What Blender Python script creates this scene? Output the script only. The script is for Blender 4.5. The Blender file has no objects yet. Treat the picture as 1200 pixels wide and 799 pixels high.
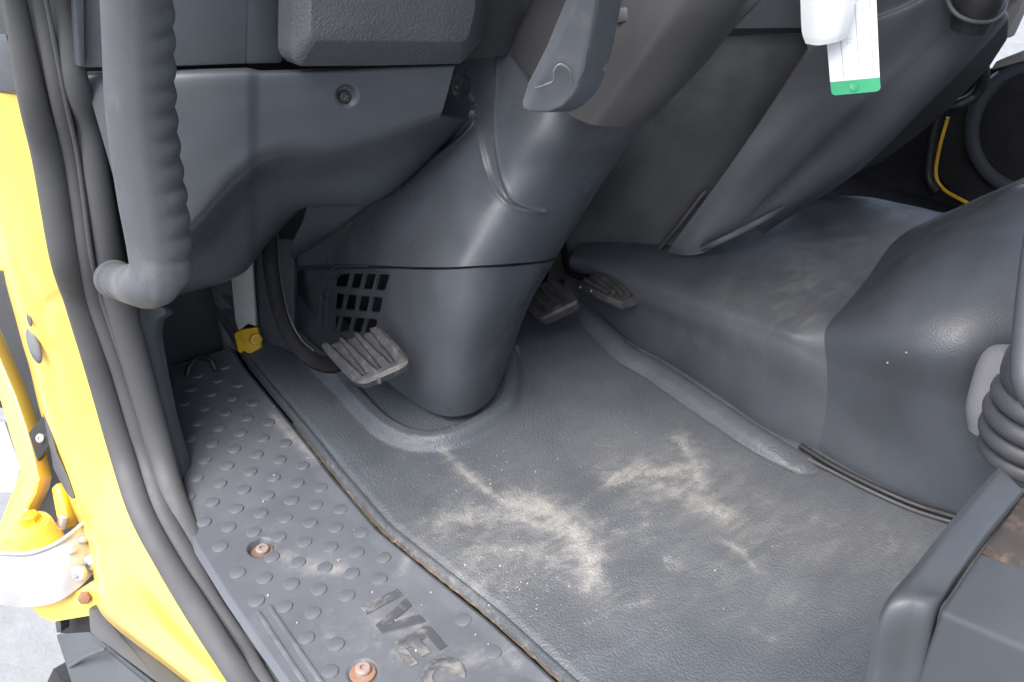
import bpy, bmesh, math, random
import numpy as np
from mathutils import Vector, Matrix
random.seed(7); RNG = np.random.default_rng(7)

# ------------------------------------------------------------------ camera
SC = bpy.context.scene
W0, H0, FOC = 1200.0, 799.0, 1000.0
PITCH = math.radians(29.4)
HX, HY = 0.609, 0.793                      # heading of the lens over the cab axes (X across, Y forward)
CAM = np.array([0.0, 0.0, 0.6])
DH = np.array([HX, HY, 0.0]); RIGHT = np.array([HY, -HX, 0.0]); RIGHT /= np.linalg.norm(RIGHT); DH /= np.linalg.norm(DH)
VIEW = math.cos(PITCH) * DH - math.sin(PITCH) * np.array([0, 0, 1.0])
UP = math.sin(PITCH) * DH + math.cos(PITCH) * np.array([0, 0, 1.0])
cam_d = bpy.data.cameras.new("camera"); cam = bpy.data.objects.new("camera", cam_d)
SC.collection.objects.link(cam); SC.camera = cam
cam_d.sensor_width = 36.0; cam_d.lens = 36.0 * FOC / W0
cam_d.clip_start = 0.02; cam_d.clip_end = 500.0
cam.matrix_world = Matrix(((RIGHT[0], UP[0], -VIEW[0], CAM[0]), (RIGHT[1], UP[1], -VIEW[1], CAM[1]),
                           (RIGHT[2], UP[2], -VIEW[2], CAM[2]), (0, 0, 0, 1)))
# ------------------------------------------------------------------ sky, sun, exposure
SUN_EL, SUN_AZ = math.radians(60), math.radians(248)     # azimuth clockwise from +Y
world = bpy.data.worlds.new("World"); SC.world = world; world.use_nodes = True
wn = world.node_tree.nodes; wl = world.node_tree.links
sky = wn.new("ShaderNodeTexSky"); sky.sky_type = 'NISHITA'; sky.sun_disc = False
sky.sun_elevation = SUN_EL; sky.sun_rotation = SUN_AZ; sky.air_density = 1.0; sky.dust_density = 4.0; sky.ozone_density = 1.0
hsv = wn.new("ShaderNodeHueSaturation"); hsv.inputs['Saturation'].default_value = 0.8
wl.new(sky.outputs[0], hsv.inputs['Color']); wl.new(hsv.outputs[0], wn['Background'].inputs[0])
wn['Background'].inputs[1].default_value = 0.15
sun_d = bpy.data.lights.new("sun", 'SUN'); sun = bpy.data.objects.new("sun", sun_d); SC.collection.objects.link(sun)
sun_d.energy = 1.3; sun_d.angle = math.radians(50); sun_d.color = (1.0, 0.99, 0.975)
sdir = Vector((math.sin(SUN_AZ) * math.cos(SUN_EL), math.cos(SUN_AZ) * math.cos(SUN_EL), math.sin(SUN_EL)))
sun.rotation_euler = sdir.to_track_quat('Z', 'Y').to_euler()
SC.view_settings.view_transform = 'Standard'; SC.view_settings.look = 'None'
SC.view_settings.exposure = 1.68; SC.view_settings.gamma = 1.0; SC.view_settings.use_curve_mapping = False

# ------------------------------------------------------------------ geometry helpers
def ray(px, py):
    return VIEW + (px - W0 / 2) / FOC * RIGHT - (py - H0 / 2) / FOC * UP
def P(px, py, t=None, x=None, y=None, z=None):
    """world point seen at a photo pixel, on a plane x=, y=, z= or at depth t="""
    r = ray(px, py)
    if x is not None: t = (x - CAM[0]) / r[0]
    elif y is not None: t = (y - CAM[1]) / r[1]
    elif z is not None: t = (z - CAM[2]) / r[2]
    return CAM + t * r
def pts(seq): return np.array([P(a[0], a[1], t=a[2]) for a in seq])
def ptz(seq): return np.array([P(a[0], a[1], z=a[2]) for a in seq])
def pix(V):
    d = np.asarray(V) - CAM
    dep = d @ VIEW
    return np.stack([W0 / 2 + FOC * (d @ RIGHT) / dep, H0 / 2 - FOC * (d @ UP) / dep], -1)

def spline(C, n):
    """Catmull-Rom through the points of axis 0, n samples"""
    C = np.asarray(C, float); m = len(C)
    if m == 2:
        s = np.linspace(0, 1, n).reshape((-1,) + (1,) * (C.ndim - 1)); return C[0] * (1 - s) + C[1] * s
    E = np.concatenate([[2 * C[0] - C[1]], C, [2 * C[-1] - C[-2]]])
    u = np.linspace(0, m - 1, n); i = np.minimum(u.astype(int), m - 2); f = (u - i).reshape((-1,) + (1,) * (C.ndim - 1))
    a, b, c, d = E[i], E[i + 1], E[i + 2], E[i + 3]
    return 0.5 * (2 * b + (c - a) * f + (2 * a - 5 * b + 4 * c - d) * f ** 2 + (3 * b - a - 3 * c + d) * f ** 3)
def surf(ctrl, nu, nv):
    A = spline(np.asarray(ctrl, float), nu)
    return np.swapaxes(spline(np.swapaxes(A, 0, 1), nv), 0, 1)
def normals(G):
    du = np.gradient(G, axis=0); dv = np.gradient(G, axis=1)
    n = np.cross(du, dv); n /= np.linalg.norm(n, axis=-1, keepdims=True) + 1e-12
    if np.sum(n * (CAM - G)) < 0: n = -n
    return n
def seg_dist(Q, line):
    """distance of points Q (...,2) to a polyline and the signed side of the nearest segment"""
    L = np.asarray(line, float); best = np.full(Q.shape[:-1], 1e9); side = np.zeros(Q.shape[:-1]); along = np.zeros(Q.shape[:-1])
    acc = 0.0
    for a, b in zip(L[:-1], L[1:]):
        ab = b - a; ln = np.linalg.norm(ab) + 1e-9
        s = np.clip(((Q - a) @ ab) / ln ** 2, 0, 1)
        d = np.linalg.norm(Q - (a + s[..., None] * ab), axis=-1)
        cr = ab[0] * (Q[..., 1] - a[1]) - ab[1] * (Q[..., 0] - a[0])
        m = d < best
        best = np.where(m, d, best); side = np.where(m, np.sign(cr), side); along = np.where(m, acc + s * ln, along); acc += ln
    return best, side, along
def inside(Q, poly):
    L = np.asarray(poly, float); r = np.zeros(Q.shape[:-1], bool); x, y = Q[..., 0], Q[..., 1]
    for a, b in zip(L, np.roll(L, -1, 0)):
        c = ((a[1] > y) != (b[1] > y)) & (x < (b[0] - a[0]) * (y - a[1]) / (b[1] - a[1] + 1e-12) + a[0])
        r ^= c
    return r
def sstep(x, a, b):
    t = np.clip((x - a) / (b - a), 0, 1); return t * t * (3 - 2 * t)

COL = SC.collection
def link(name, me, mat=None, parent=None):
    o = bpy.data.objects.new(name, me); COL.objects.link(o)
    if mat is not None and not me.materials: me.materials.append(mat)
    if parent is not None:
        o.parent = parent
        off = Vector(parent.location)
        if parent.parent is not None: off = off + Vector(parent.parent.location)
        o.location = -off                       # meshes are modelled in cab coordinates
    return o
def tag(o, label=None, cat=None, group=None, kind=None):
    if label: o['label'] = label
    if cat: o['category'] = cat
    if group: o['group'] = group
    if kind: o['kind'] = kind
    return o
def thing(name, label, cat, loc, group=None):
    o = bpy.data.objects.new(name, None); COL.objects.link(o); o.location = Vector([float(c) for c in loc]); o.empty_display_size = 0.02
    return tag(o, label, cat, group, 'thing')
def mesh_py(name, V, F, smooth=True):
    me = bpy.data.meshes.new(name); me.from_pydata([tuple(map(float, v)) for v in V], [], [tuple(map(int, f)) for f in F]); me.update()
    if smooth: me.polygons.foreach_set('use_smooth', [True] * len(me.polygons))
    return me
def sharp(me, deg=35):
    me.set_sharp_from_angle(angle=math.radians(deg)); return me
def grid_mesh(name, G, attrs=None, back=0.004, N=None):
    """thick shell from a grid: front sheet, back sheet and rim"""
    nu, nv = G.shape[:2]; N = normals(G) if N is None else N
    n = np.cross(G[1, 0] - G[0, 0], G[0, 1] - G[0, 0])
    du = np.gradient(G, axis=0); dv = np.gradient(G, axis=1); raw = np.cross(du, dv)
    flip = np.sum(raw * N) < 0
    idx = np.arange(nu * nv).reshape(nu, nv)
    a, b, c, d = idx[:-1, :-1].ravel(), idx[1:, :-1].ravel(), idx[1:, 1:].ravel(), idx[:-1, 1:].ravel()
    Fq = np.stack([a, b, c, d], 1)
    if flip: Fq = Fq[:, ::-1]
    V = G.reshape(-1, 3); F = [Fq]
    if back:
        V = np.concatenate([V, (G - N * back).reshape(-1, 3)]); m = nu * nv
        F.append(Fq[:, ::-1] + m)
        loop = np.concatenate([idx[0, :-1], idx[:-1, -1], idx[-1, ::-1][:-1], idx[::-1, 0][:-1]]); nx = np.roll(loop, -1)
        R = np.stack([loop, nx, nx + m, loop + m], 1)
        if not flip: R = R[:, ::-1]
        F.append(R if True else R)
    F = np.concatenate(F)
    me = bpy.data.meshes.new(name)
    me.vertices.add(len(V)); me.vertices.foreach_set('co', V.astype(np.float32).ravel())
    me.loops.add(F.size); me.loops.foreach_set('vertex_index', F.astype(np.int32).ravel())
    me.polygons.add(len(F)); me.polygons.foreach_set('loop_start', np.arange(0, F.size, 4, dtype=np.int32))
    me.update(calc_edges=True); me.validate()
    me.polygons.foreach_set('use_smooth', [True] * len(me.polygons))
    if back: sharp(me, 60)
    for k, A in (attrs or {}).items():
        at = me.attributes.new(k, 'FLOAT', 'POINT'); v = np.asarray(A, np.float32).ravel()
        if back: v = np.concatenate([v, v])
        at.data.foreach_set('value', v)
    return me
def frames(path):
    Pth = np.asarray(path, float); T = np.gradient(Pth, axis=0); T /= np.linalg.norm(T, axis=1, keepdims=True) + 1e-12
    n = CAM - Pth[0]; Nn = []
    for t in T:
        n = n - (n @ t) * t; n = n / (np.linalg.norm(n) + 1e-12); Nn.append(n)
    Nn = np.array(Nn); return T, Nn, np.cross(T, Nn)
def sweep(name, path, profile, scale=None, n=60, smooth_path=True, caps=True, face_cam=False):
    """closed profile (k,2) swept along a smoothed path; profile axes = (side, towards the lens side)"""
    C = spline(path, n) if smooth_path else np.asarray(path, float)
    S = np.ones(len(C)) if scale is None else (spline(np.asarray(scale, float)[:, None], len(C))[:, 0] if len(scale) != len(C) else np.asarray(scale))
    T, A, B = frames(C); pr = np.asarray(profile, float); k = len(pr)
    if face_cam:
        A = CAM - C; A -= np.sum(A * T, 1, keepdims=True) * T; A /= np.linalg.norm(A, axis=1, keepdims=True); B = np.cross(T, A)
    V = (C[:, None] + S[:, None, None] * (pr[None, :, :1] * B[:, None] + pr[None, :, 1:] * A[:, None])).reshape(-1, 3)
    F = []
    for i in range(len(C) - 1):
        for j in range(k):
            j2 = (j + 1) % k; F.append((i * k + j, i * k + j2, (i + 1) * k + j2, (i + 1) * k + j))
    if caps: F.append(tuple(range(k))[::-1]); F.append(tuple((len(C) - 1) * k + j for j in range(k)))
    me = mesh_py(name, V, F); 
    bm = bmesh.new(); bm.from_mesh(me); bmesh.ops.recalc_face_normals(bm, faces=bm.faces); bm.to_mesh(me); bm.free()
    return sharp(me, 40)
def circ(r, k=16, ry=None):
    a = np.linspace(0, 2 * math.pi, k, endpoint=False); return np.stack([r * np.cos(a), (ry or r) * np.sin(a)], 1)
def rrect(w, h, r, k=4):
    out = []
    for cx, cy, a0 in ((w - r, h - r, 0), (-w + r, h - r, 90), (-w + r, -h + r, 180), (w - r, -h + r, 270)):
        for a in np.linspace(a0, a0 + 90, k): out.append((cx + r * math.cos(math.radians(a)), cy + r * math.sin(math.radians(a))))
    return np.array(out)
def slab(name, outline, ext, bevel=0.0, holes=(), seg=2, smooth=True):
    """solid from a 3-D outline (with holes) pushed along ext; edges rounded"""
    bm = bmesh.new(); edges = []
    for lp in [outline] + list(holes):
        vs = [bm.verts.new(tuple(map(float, p))) for p in lp]
        edges += [bm.edges.new((vs[i], vs[(i + 1) % len(vs)])) for i in range(len(vs))]
    if holes:
        bmesh.ops.triangle_fill(bm, edges=edges, use_beauty=True)
        bmesh.ops.dissolve_limit(bm, angle_limit=0.001, verts=bm.verts, edges=bm.edges, delimit=set())
    else:
        bm.faces.new(vs)
    r = bmesh.ops.extrude_face_region(bm, geom=list(bm.faces))
    bmesh.ops.translate(bm, verts=[g for g in r['geom'] if isinstance(g, bmesh.types.BMVert)], vec=Vector([float(c) for c in ext]))
    bmesh.ops.recalc_face_normals(bm, faces=bm.faces)
    if bevel:
        es = [e for e in bm.edges if len(e.link_faces) == 2 and e.calc_face_angle(0) > math.radians(30)]
        bmesh.ops.bevel(bm, geom=es, offset=bevel, segments=seg, profile=0.6, affect='EDGES', clamp_overlap=True)
    me = bpy.data.meshes.new(name); bm.to_mesh(me); bm.free()
    if smooth: me.polygons.foreach_set('use_smooth', [True] * len(me.polygons)); sharp(me, 32)
    return me
def round_poly(pts2, r=0.3, k=4):
    """corner-cut rounding of a closed polygon of any dimension"""
    L = np.asarray(pts2, float); out = []
    for i in range(len(L)):
        p, a, b = L[i], L[i - 1], L[(i + 1) % len(L)]
        da, db = np.linalg.norm(a - p), np.linalg.norm(b - p); d = min(da, db) * r
        q0 = p + (a - p) / da * d; q1 = p + (b - p) / db * d
        for s in np.linspace(0, 1, k): out.append((1 - s) ** 2 * q0 + 2 * s * (1 - s) * p + s ** 2 * q1)
    return np.array(out)
def basis(n):
    n = Vector([float(c) for c in n]).normalized(); u = n.orthogonal().normalized(); return np.array(u), np.array(n.cross(u)), np.array(n)
def lathe(name, c, axis, prof, k=28, u=None):
    """profile list of (radius, height) turned about axis through c"""
    U, Vv, Nn = basis(axis); c = np.asarray(c, float); V = []; F = []
    a = np.linspace(0, 2 * math.pi, k, endpoint=False)
    for r, h in prof:
        for t in a: V.append(c + Nn * h + (U * math.cos(t) + Vv * math.sin(t)) * max(r, 1e-5))
    for i in range(len(prof) - 1):
        for j in range(k): F.append((i * k + j, i * k + (j + 1) % k, (i + 1) * k + (j + 1) % k, (i + 1) * k + j))
    F.append(tuple(range(k))[::-1]); F.append(tuple((len(prof) - 1) * k + j for j in range(k)))
    me = mesh_py(name, V, F)
    bm = bmesh.new(); bm.from_mesh(me); bmesh.ops.recalc_face_normals(bm, faces=bm.faces); bm.to_mesh(me); bm.free()
    return sharp(me, 40)
def join(name, meshes, keep_mats=False):
    bm = bmesh.new()
    for m in meshes: bm.from_mesh(m)
    me = bpy.data.meshes.new(name); bm.to_mesh(me); bm.free()
    return me
def box(name, lo, hi, bevel=0.004):
    (x0, y0, z0), (x1, y1, z1) = lo, hi
    return slab(name, [(x0, y0, z0), (x1, y0, z0), (x1, y1, z0), (x0, y1, z0)], (0, 0, z1 - z0), bevel)

# ------------------------------------------------------------------ materials
def M(name, col, rough=0.5, grain=0.0, gscale=400, gtype='leather', metal=0.0, mottle=0.12, wear=0.0, wear_col=(0.3, 0.3, 0.3), wear_scale=14, coat=0.0, spec=0.5, dust=False, scr=0.0, rough_var=0.12, dirt=None):
    m = bpy.data.materials.new(name); m.use_nodes = True; nt = m.node_tree; N = nt.nodes; L = nt.links
    b = N['Principled BSDF']; b.inputs['Metallic'].default_value = metal; b.inputs['Specular IOR Level'].default_value = spec
    if coat: b.inputs['Coat Weight'].default_value = coat; b.inputs['Coat Roughness'].default_value = 0.12
    tc = N.new('ShaderNodeTexCoord'); co = tc.outputs['Object']
    def noise(scale, detail=4, rough_=0.55, vec=co, dist=0.0):
        n = N.new('ShaderNodeTexNoise'); n.inputs['Scale'].default_value = scale; n.inputs['Detail'].default_value = detail
        n.inputs['Roughness'].default_value = rough_; n.inputs['Distortion'].default_value = dist; L.new(vec, n.inputs['Vector']); return n.outputs['Fac']
    def ramp(src, a, bb, lo=0.0, hi=1.0):
        r = N.new('ShaderNodeMapRange'); r.interpolation_type = 'SMOOTHSTEP'; L.new(src, r.inputs['Value'])
        for k, v in zip((1, 2, 3, 4), (a, bb, lo, hi)): r.inputs[k].default_value = v
        return r.outputs[0]
    def mix(f, c1, c2):
        x = N.new('ShaderNodeMix'); x.data_type = 'RGBA'
        if isinstance(f, float): x.inputs[0].default_value = f
        else: L.new(f, x.inputs[0])
        for k, c in ((6, c1), (7, c2)):
            if isinstance(c, tuple): x.inputs[k].default_value = c + (1,) if len(c) == 3 else c
            else: L.new(c, x.inputs[k])
        return x.outputs[2]
    def math_(op, a, c):
        x = N.new('ShaderNodeMath'); x.operation = op
        for k, v in ((0, a), (1, c)):
            if isinstance(v, (int, float)): x.inputs[k].default_value = v
            else: L.new(v, x.inputs[k])
        return x.outputs[0]
    c = tuple(col)
    lo = tuple(v * (1 - mottle) for v in c); hi = tuple(min(1, v * (1 + mottle)) for v in c)
    cc = mix(ramp(noise(9, 5), 0.3, 0.7), lo, hi)
    rg = ramp(noise(23, 4), 0.3, 0.7, max(0.03, rough - rough_var), min(1, rough + rough_var))
    if wear:
        f = math_('MULTIPLY', ramp(noise(wear_scale, 8, 0.68, dist=0.4), 0.5, 0.72), wear)
        cc = mix(f, cc, tuple(wear_col))
    if scr:
        f = math_('MULTIPLY', ramp(noise(38, 12, 0.82), 0.60, 0.74), min(1.0, scr * 1.8))
        cc = mix(f, cc, tuple(min(1, v * 1.7 + 0.03) for v in c))
    if dirt:
        f = math_('MULTIPLY', ramp(noise(30, 8, 0.7, dist=0.6), 0.46, 0.66), dirt[1]); cc = mix(f, cc, dirt[0])
    if dust:
        at = N.new('ShaderNodeAttribute'); at.attribute_name = 'dust'; d = at.outputs['Fac']
        a2 = N.new('ShaderNodeAttribute'); a2.attribute_name = 'smear'
        mp = N.new('ShaderNodeMapping'); mp.inputs['Rotation'].default_value = (0, 0, 0.55); mp.inputs['Scale'].default_value = (16, 48, 20); L.new(co, mp.inputs[0])
        fine = noise(900, 3, 0.7); mid = noise(75, 8, 0.72, dist=0.5); st = noise(1.0, 7, 0.68, mp.outputs[0], 1.3)
        a = math_('ADD', math_('MULTIPLY', mid, 0.55), math_('MULTIPLY', st, 0.3)); a = math_('ADD', a, math_('MULTIPLY', fine, 0.38)); a = math_('ADD', a, math_('MULTIPLY', d, 0.40))
        f = ramp(a, 0.70, 1.26)
        f = math_('MULTIPLY', f, ramp(d, 0.02, 0.25))
        s2 = math_('MULTIPLY', math_('ADD', math_('MULTIPLY', ramp(st, 0.38, 0.72), 0.55), 0.4), a2.outputs['Fac'])
        f = math_('MINIMUM', math_('ADD', f, math_('MULTIPLY', s2, 0.45)), 0.92)
        cc = mix(f, cc, (0.34, 0.325, 0.30)); 
        rr = N.new('ShaderNodeMix'); L.new(f, rr.inputs[0]); L.new(rg, rr.inputs[2]); rr.inputs[3].default_value = 0.9; rg = rr.outputs[0]
    L.new(cc, b.inputs['Base Color']); L.new(rg, b.inputs['Roughness'])
    bump_src = None
    if grain:
        if gtype == 'leather':
            v = N.new('ShaderNodeTexVoronoi'); v.feature = 'SMOOTH_F1'; v.inputs['Scale'].default_value = gscale; v.inputs['Smoothness'].default_value = 0.35
            nn = N.new('ShaderNodeVectorMath'); nn.operation = 'MULTIPLY_ADD'
            n3 = N.new('ShaderNodeTexNoise'); n3.inputs['Scale'].default_value = gscale * 0.35; n3.inputs['Detail'].default_value = 2; L.new(co, n3.inputs['Vector'])
            L.new(n3.outputs['Color'], nn.inputs[0]); nn.inputs[1].default_value = (1.2 / gscale,) * 3; L.new(co, nn.inputs[2]); L.new(nn.outputs[0], v.inputs['Vector'])
            bump_src = math_('SUBTRACT', 1.0, v.outputs['Distance'])
        else:
            bump_src = noise(gscale, 3, 0.6)
        bp = N.new('ShaderNodeBump'); bp.inputs['Strength'].default_value = grain; bp.inputs['Distance'].default_value = 0.45 / gscale
        L.new(bump_src, bp.inputs['Height']); L.new(bp.outputs[0], b.inputs['Normal'])
    return m

m_panel = M('grey_panel_plastic', (0.060, 0.067, 0.077), 0.42, 0.07, 900, 'noise', scr=0.10, wear=0.10, wear_col=(0.13, 0.135, 0.14))
m_column = M('column_plastic', (0.062, 0.069, 0.080), 0.38, 0.0, 900, 'noise', wear=0.22, wear_col=(0.14, 0.145, 0.15), wear_scale=7)
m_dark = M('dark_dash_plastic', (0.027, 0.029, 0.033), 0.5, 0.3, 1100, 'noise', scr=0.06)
m_dash = M('charcoal_dash_plastic', (0.060, 0.064, 0.073), 0.46, 0.3, 900, 'leather', scr=0.05)
m_pad = M('grained_padding', (0.070, 0.072, 0.080), 0.50, 0.5, 430, 'leather', mottle=0.08)
m_shroud = M('shroud_plastic', (0.046, 0.046, 0.049), 0.4, 0.2, 1400, 'noise', scr=0.12, mottle=0.08)
m_lever = M('lever_plastic', (0.075, 0.082, 0.092), 0.42, 0.2, 1200, 'noise', scr=0.35, wear=0.25, wear_col=(0.18, 0.18, 0.18), wear_scale=40)
m_ledge = M('dusty_sheen_ledge', (0.050, 0.056, 0.066), 0.5, 0.2, 620, 'leather', dust=True)
m_vinyl = M('vinyl_cover', (0.050, 0.056, 0.066), 0.45, 0.3, 560, 'leather', wear=0.14, wear_col=(0.12, 0.12, 0.125), wear_scale=6)
m_mat = M('rubber_mat', (0.069, 0.078, 0.090), 0.5, 0.6, 420, 'leather', dust=True, mottle=0.10, scr=0.04)
m_plate = M('step_plate_rubber', (0.088, 0.095, 0.110), 0.55, 0.5, 900, 'noise', dust=True, mottle=0.12, scr=0.10)
m_stud = M('stud_rubber', (0.096, 0.103, 0.118), 0.5, 0.3, 900, 'noise', mottle=0.15, dirt=((0.3, 0.28, 0.26), 0.18))
m_letter = M('letter_rubber', (0.058, 0.061, 0.068), 0.45, 0.3, 900, 'noise', dirt=((0.36, 0.34, 0.31), 0.5))
m_seal = M('weatherstrip_rubber', (0.062, 0.063, 0.066), 0.6, 0.35, 700, 'noise', scr=0.14, wear=0.2, wear_col=(0.10, 0.10, 0.10))
m_grip = M('grab_handle_rubber', (0.070, 0.075, 0.082), 0.58, 0.4, 900, 'noise', scr=0.18, wear=0.6, wear_col=(0.155, 0.165, 0.175), wear_scale=11)
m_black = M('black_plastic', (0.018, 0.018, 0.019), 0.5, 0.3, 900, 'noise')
m_gloss = M('black_gloss_paint', (0.008, 0.008, 0.009), 0.3, 0.0, spec=0.06)
m_pedal = M('worn_pedal_rubber', (0.042, 0.043, 0.046), 0.5, 0.6, 500, 'noise', wear=0.85, wear_col=(0.112, 0.115, 0.122), wear_scale=95, mottle=0.2)
m_pedal2 = M('dark_pedal_rubber', (0.030, 0.029, 0.029), 0.5, 0.5, 500, 'noise', wear=0.5, wear_col=(0.13, 0.125, 0.12), wear_scale=60)
m_yellow = M('yellow_paint', (0.84, 0.55, 0.09), 0.34, 0.0, coat=0.6, mottle=0.03, rough_var=0.05, scr=0.04)
m_yellow2 = M('dusty_yellow_paint', (0.72, 0.43, 0.02), 0.45, 0.15, 300, 'noise', dirt=((0.30, 0.20, 0.06), 0.5))
m_steel = M('galvanised_steel', (0.46, 0.46, 0.46), 0.5, 0.15, 200, 'noise', metal=0.7, wear=0.1, wear_col=(0.42, 0.41, 0.39), wear_scale=30)
m_screw = M('zinc_screw', (0.45, 0.45, 0.46), 0.35, metal=1.0)
m_darkscrew = M('black_screw', (0.05, 0.05, 0.05), 0.35, metal=0.5)
m_rust = M('rusty_steel', (0.20, 0.105, 0.065), 0.85, 0.8, 700, 'noise', wear=0.7, wear_col=(0.30, 0.20, 0.15), wear_scale=120, mottle=0.3)
m_bolt = M('worn_bolt_head', (0.26, 0.20, 0.18), 0.55, 0.6, 600, 'noise', wear=0.5, wear_col=(0.24, 0.12, 0.08), wear_scale=160)
m_rustplate = M('rust_spotted_steel', (0.045, 0.040, 0.038), 0.6, 0.6, 500, 'noise', dirt=((0.20, 0.135, 0.10), 0.65))
m_paper = M('white_paper', (0.86, 0.87, 0.87), 0.6, 0.1, 300, 'noise', mottle=0.01)
m_green = M('green_print', (0.06, 0.42, 0.20), 0.5, mottle=0.03)
m_line = M('grey_print', (0.42, 0.43, 0.47), 0.6, mottle=0.02)
m_faint = M('faint_print', (0.62, 0.69, 0.74), 0.6, mottle=0.02)
m_ground = M('pale_concrete', (0.21, 0.215, 0.22), 0.85, 0.4, 60, 'noise', mottle=0.1)
m_shell = M('cab_shell_paint', (0.035, 0.036, 0.038), 0.6)
m_floor = M('bare_cab_floor', (0.028, 0.028, 0.029), 0.7, 0.4, 500, 'noise')
m_liner = M('pale_headlining', (0.62, 0.62, 0.61), 0.9)
m_grit = M('brown_grit', (0.085, 0.070, 0.054), 0.95, 0.9, 900, 'noise', wear=0.55, wear_col=(0.30, 0.26, 0.21), wear_scale=130, mottle=0.5)
m_crumb = M('pale_sand', (0.33, 0.305, 0.275), 0.9, mottle=0.3)
m_seat = M('seat_base_plastic', (0.060, 0.066, 0.074), 0.42, 0.3, 1100, 'noise', scr=0.14, mottle=0.08)
m_boot = M('bellows_rubber', (0.065, 0.067, 0.072), 0.36, 0.2, 500, 'noise', scr=0.1)
m_sleeve = M('pale_grey_sleeve', (0.21, 0.21, 0.22), 0.5)
m_strut = M('pale_grey_paint', (0.34, 0.34, 0.33), 0.5, dirt=((0.2, 0.18, 0.15), 0.3))
m_cloth = M('speaker_mesh', (0.016, 0.016, 0.017), 0.8, 1.0, 500, 'leather')
m_beige = M('beige_trim', (0.27, 0.25, 0.235), 0.6, 0.3, 900, 'noise')
m_doorgrey = M('grey_door_trim', (0.36, 0.38, 0.40), 0.5)
m_tyre = M('tyre_rubber', (0.015, 0.015, 0.015), 0.7, 0.4, 300, 'noise')

# ------------------------------------------------------------------ floor shape shared by mat and step plate
def zf(Y): return 0.10 * np.maximum(0, np.asarray(Y) - 0.73)
def PF(px, py, dz=0.0):
    z = 0.0
    for _ in range(8):
        p = P(px, py, z=z + dz); z = float(zf(p[1]))
    return P(px, py, z=z + dz)
def pf(seq, dz=0.0): return np.array([PF(a[0], a[1], dz) for a in seq])

# ================================================================== SETTING
tag(link('ground', mesh_py('ground', [(-60, -60, -0.95), (90, -60, -0.95), (90, 90, -0.95), (-60, 90, -0.95)], [(0, 1, 2, 3)], False), m_ground), kind='structure')
tag(link('cab_floor', box('cab_floor', (0.14, -0.9, -0.06), (1.74, 1.24, -0.022), 0.003), m_floor), kind='structure')
tag(link('cab_front_wall', box('cab_front_wall', (0.14, 1.20, -0.30), (1.78, 1.25, 0.78), 0.003), m_shell), kind='structure')
tag(link('cab_rear_wall', box('cab_rear_wall', (0.14, -0.95, -0.06), (1.78, -0.90, 1.42), 0.003), m_liner), kind='structure')
tag(link('cab_roof', box('cab_roof', (0.16, -0.95, 1.42), (1.78, 0.62, 1.46), 0.003), m_liner), kind='structure')

tag(link('cab_side_wall', slab('cab_side_wall', [(1.76, -.9, -.06), (1.76, 1.24, -.06), (1.76, 1.24, .20), (1.76, .72, .215), (1.76, -.9, .235)], (.02, 0, 0), .003), m_floor), kind='structure')

# ================================================================== FLOOR MAT
seam_px = [(268, 395), (288, 427), (330, 477), (363, 518), (408, 574), (447, 619), (493, 657), (580, 727), (660, 799), (740, 872)]
seam = pf(seam_px)
def seam_x(Y):
    o = np.argsort(seam[:, 1]); return np.interp(Y, seam[o, 1], seam[o, 0])
ridge_c = pf([(684, 358), (700, 382), (738, 418), (772, 437), (835, 480), (891, 518), (938, 541)])[:, :2]
RC = spline(ridge_c, 60)
collar = spline(pf([(330, 400), (382, 452), (428, 501), (458, 521), (490, 529), (525, 527), (560, 515), (590, 497), (608, 478), (614, 450), (612, 420)])[:, :2], 80)
dust_px = [  # polyline, half width px, strength
    ([(515, 612), (555, 602), (610, 606), (655, 622)], 17, .8), ([(600, 590), (640, 596), (668, 618), (688, 645), (694, 680)], 20, .95),
    ([(560, 640), (640, 650), (690, 672)], 24, .6), ([(520, 530), (548, 556), (575, 578), (600, 590)], 7, .8), ([(598, 600), (645, 585), (690, 612)], 9, .7),
    ([(715, 562), (752, 553), (790, 552), (822, 546)], 13, .85), ([(798, 515), (812, 540), (822, 570)], 13, .8), ([(740, 560), (800, 575), (850, 602)], 16, .7),
    ([(690, 600), (720, 620), (780, 632)], 10, .35), ([(735, 575), (760, 600), (750, 625)], 8, .4), ([(845, 632), (870, 645), (885, 665)], 5, .7),
    ([(560, 690), (640, 672), (700, 690)], 30, .45), ([(690, 730), (720, 712), (760, 705)], 7, .5), ([(440, 640), (520, 625)], 18, .3), ([(880, 735), (905, 748)], 8, .45),
    ([(470, 515), (520, 512)], 9, .4), ([(620, 490), (680, 470)], 12, .15), ([(780, 655), (800, 662)], 8, .6), ([(960, 600), (1050, 640)], 22, .3)]
smear_px = [([(760, 580), (860, 612), (980, 640), (1090, 650)], 40, .75), ([(900, 700), (960, 665), (1020, 620)], 30, .5), ([(520, 660), (620, 640), (680, 650)], 55, .6),
    ([(720, 540), (830, 560), (900, 600)], 38, .6), ([(690, 720), (800, 690), (880, 700)], 45, .35), ([(600, 560), (680, 590)], 40, .35), ([(1000, 690), (1080, 620)], 35, .45), ([(560, 560), (640, 440)], 60, .12), ([(800, 650), (930, 690)], 40, .5)]
def paint(G, strokes):
    Q = pix(G); D = np.zeros(Q.shape[:-1])
    for ln, w, s in strokes:
        d, _, _ = seg_dist(Q, ln); D = np.maximum(D, s * np.exp(-(d / w) ** 1.25 * 0.68))
    return D
ny, nx = 400, 330
Ys = np.linspace(-0.12, 1.16, ny); s = np.linspace(0, 1, nx)
X0 = seam_x(Ys) + 0.0022
Gm = np.zeros((ny, nx, 3)); Gm[..., 0] = X0[:, None] * (1 - s) + 0.80 * s; Gm[..., 1] = Ys[:, None]
Zm = zf(Gm[..., 1])
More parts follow.
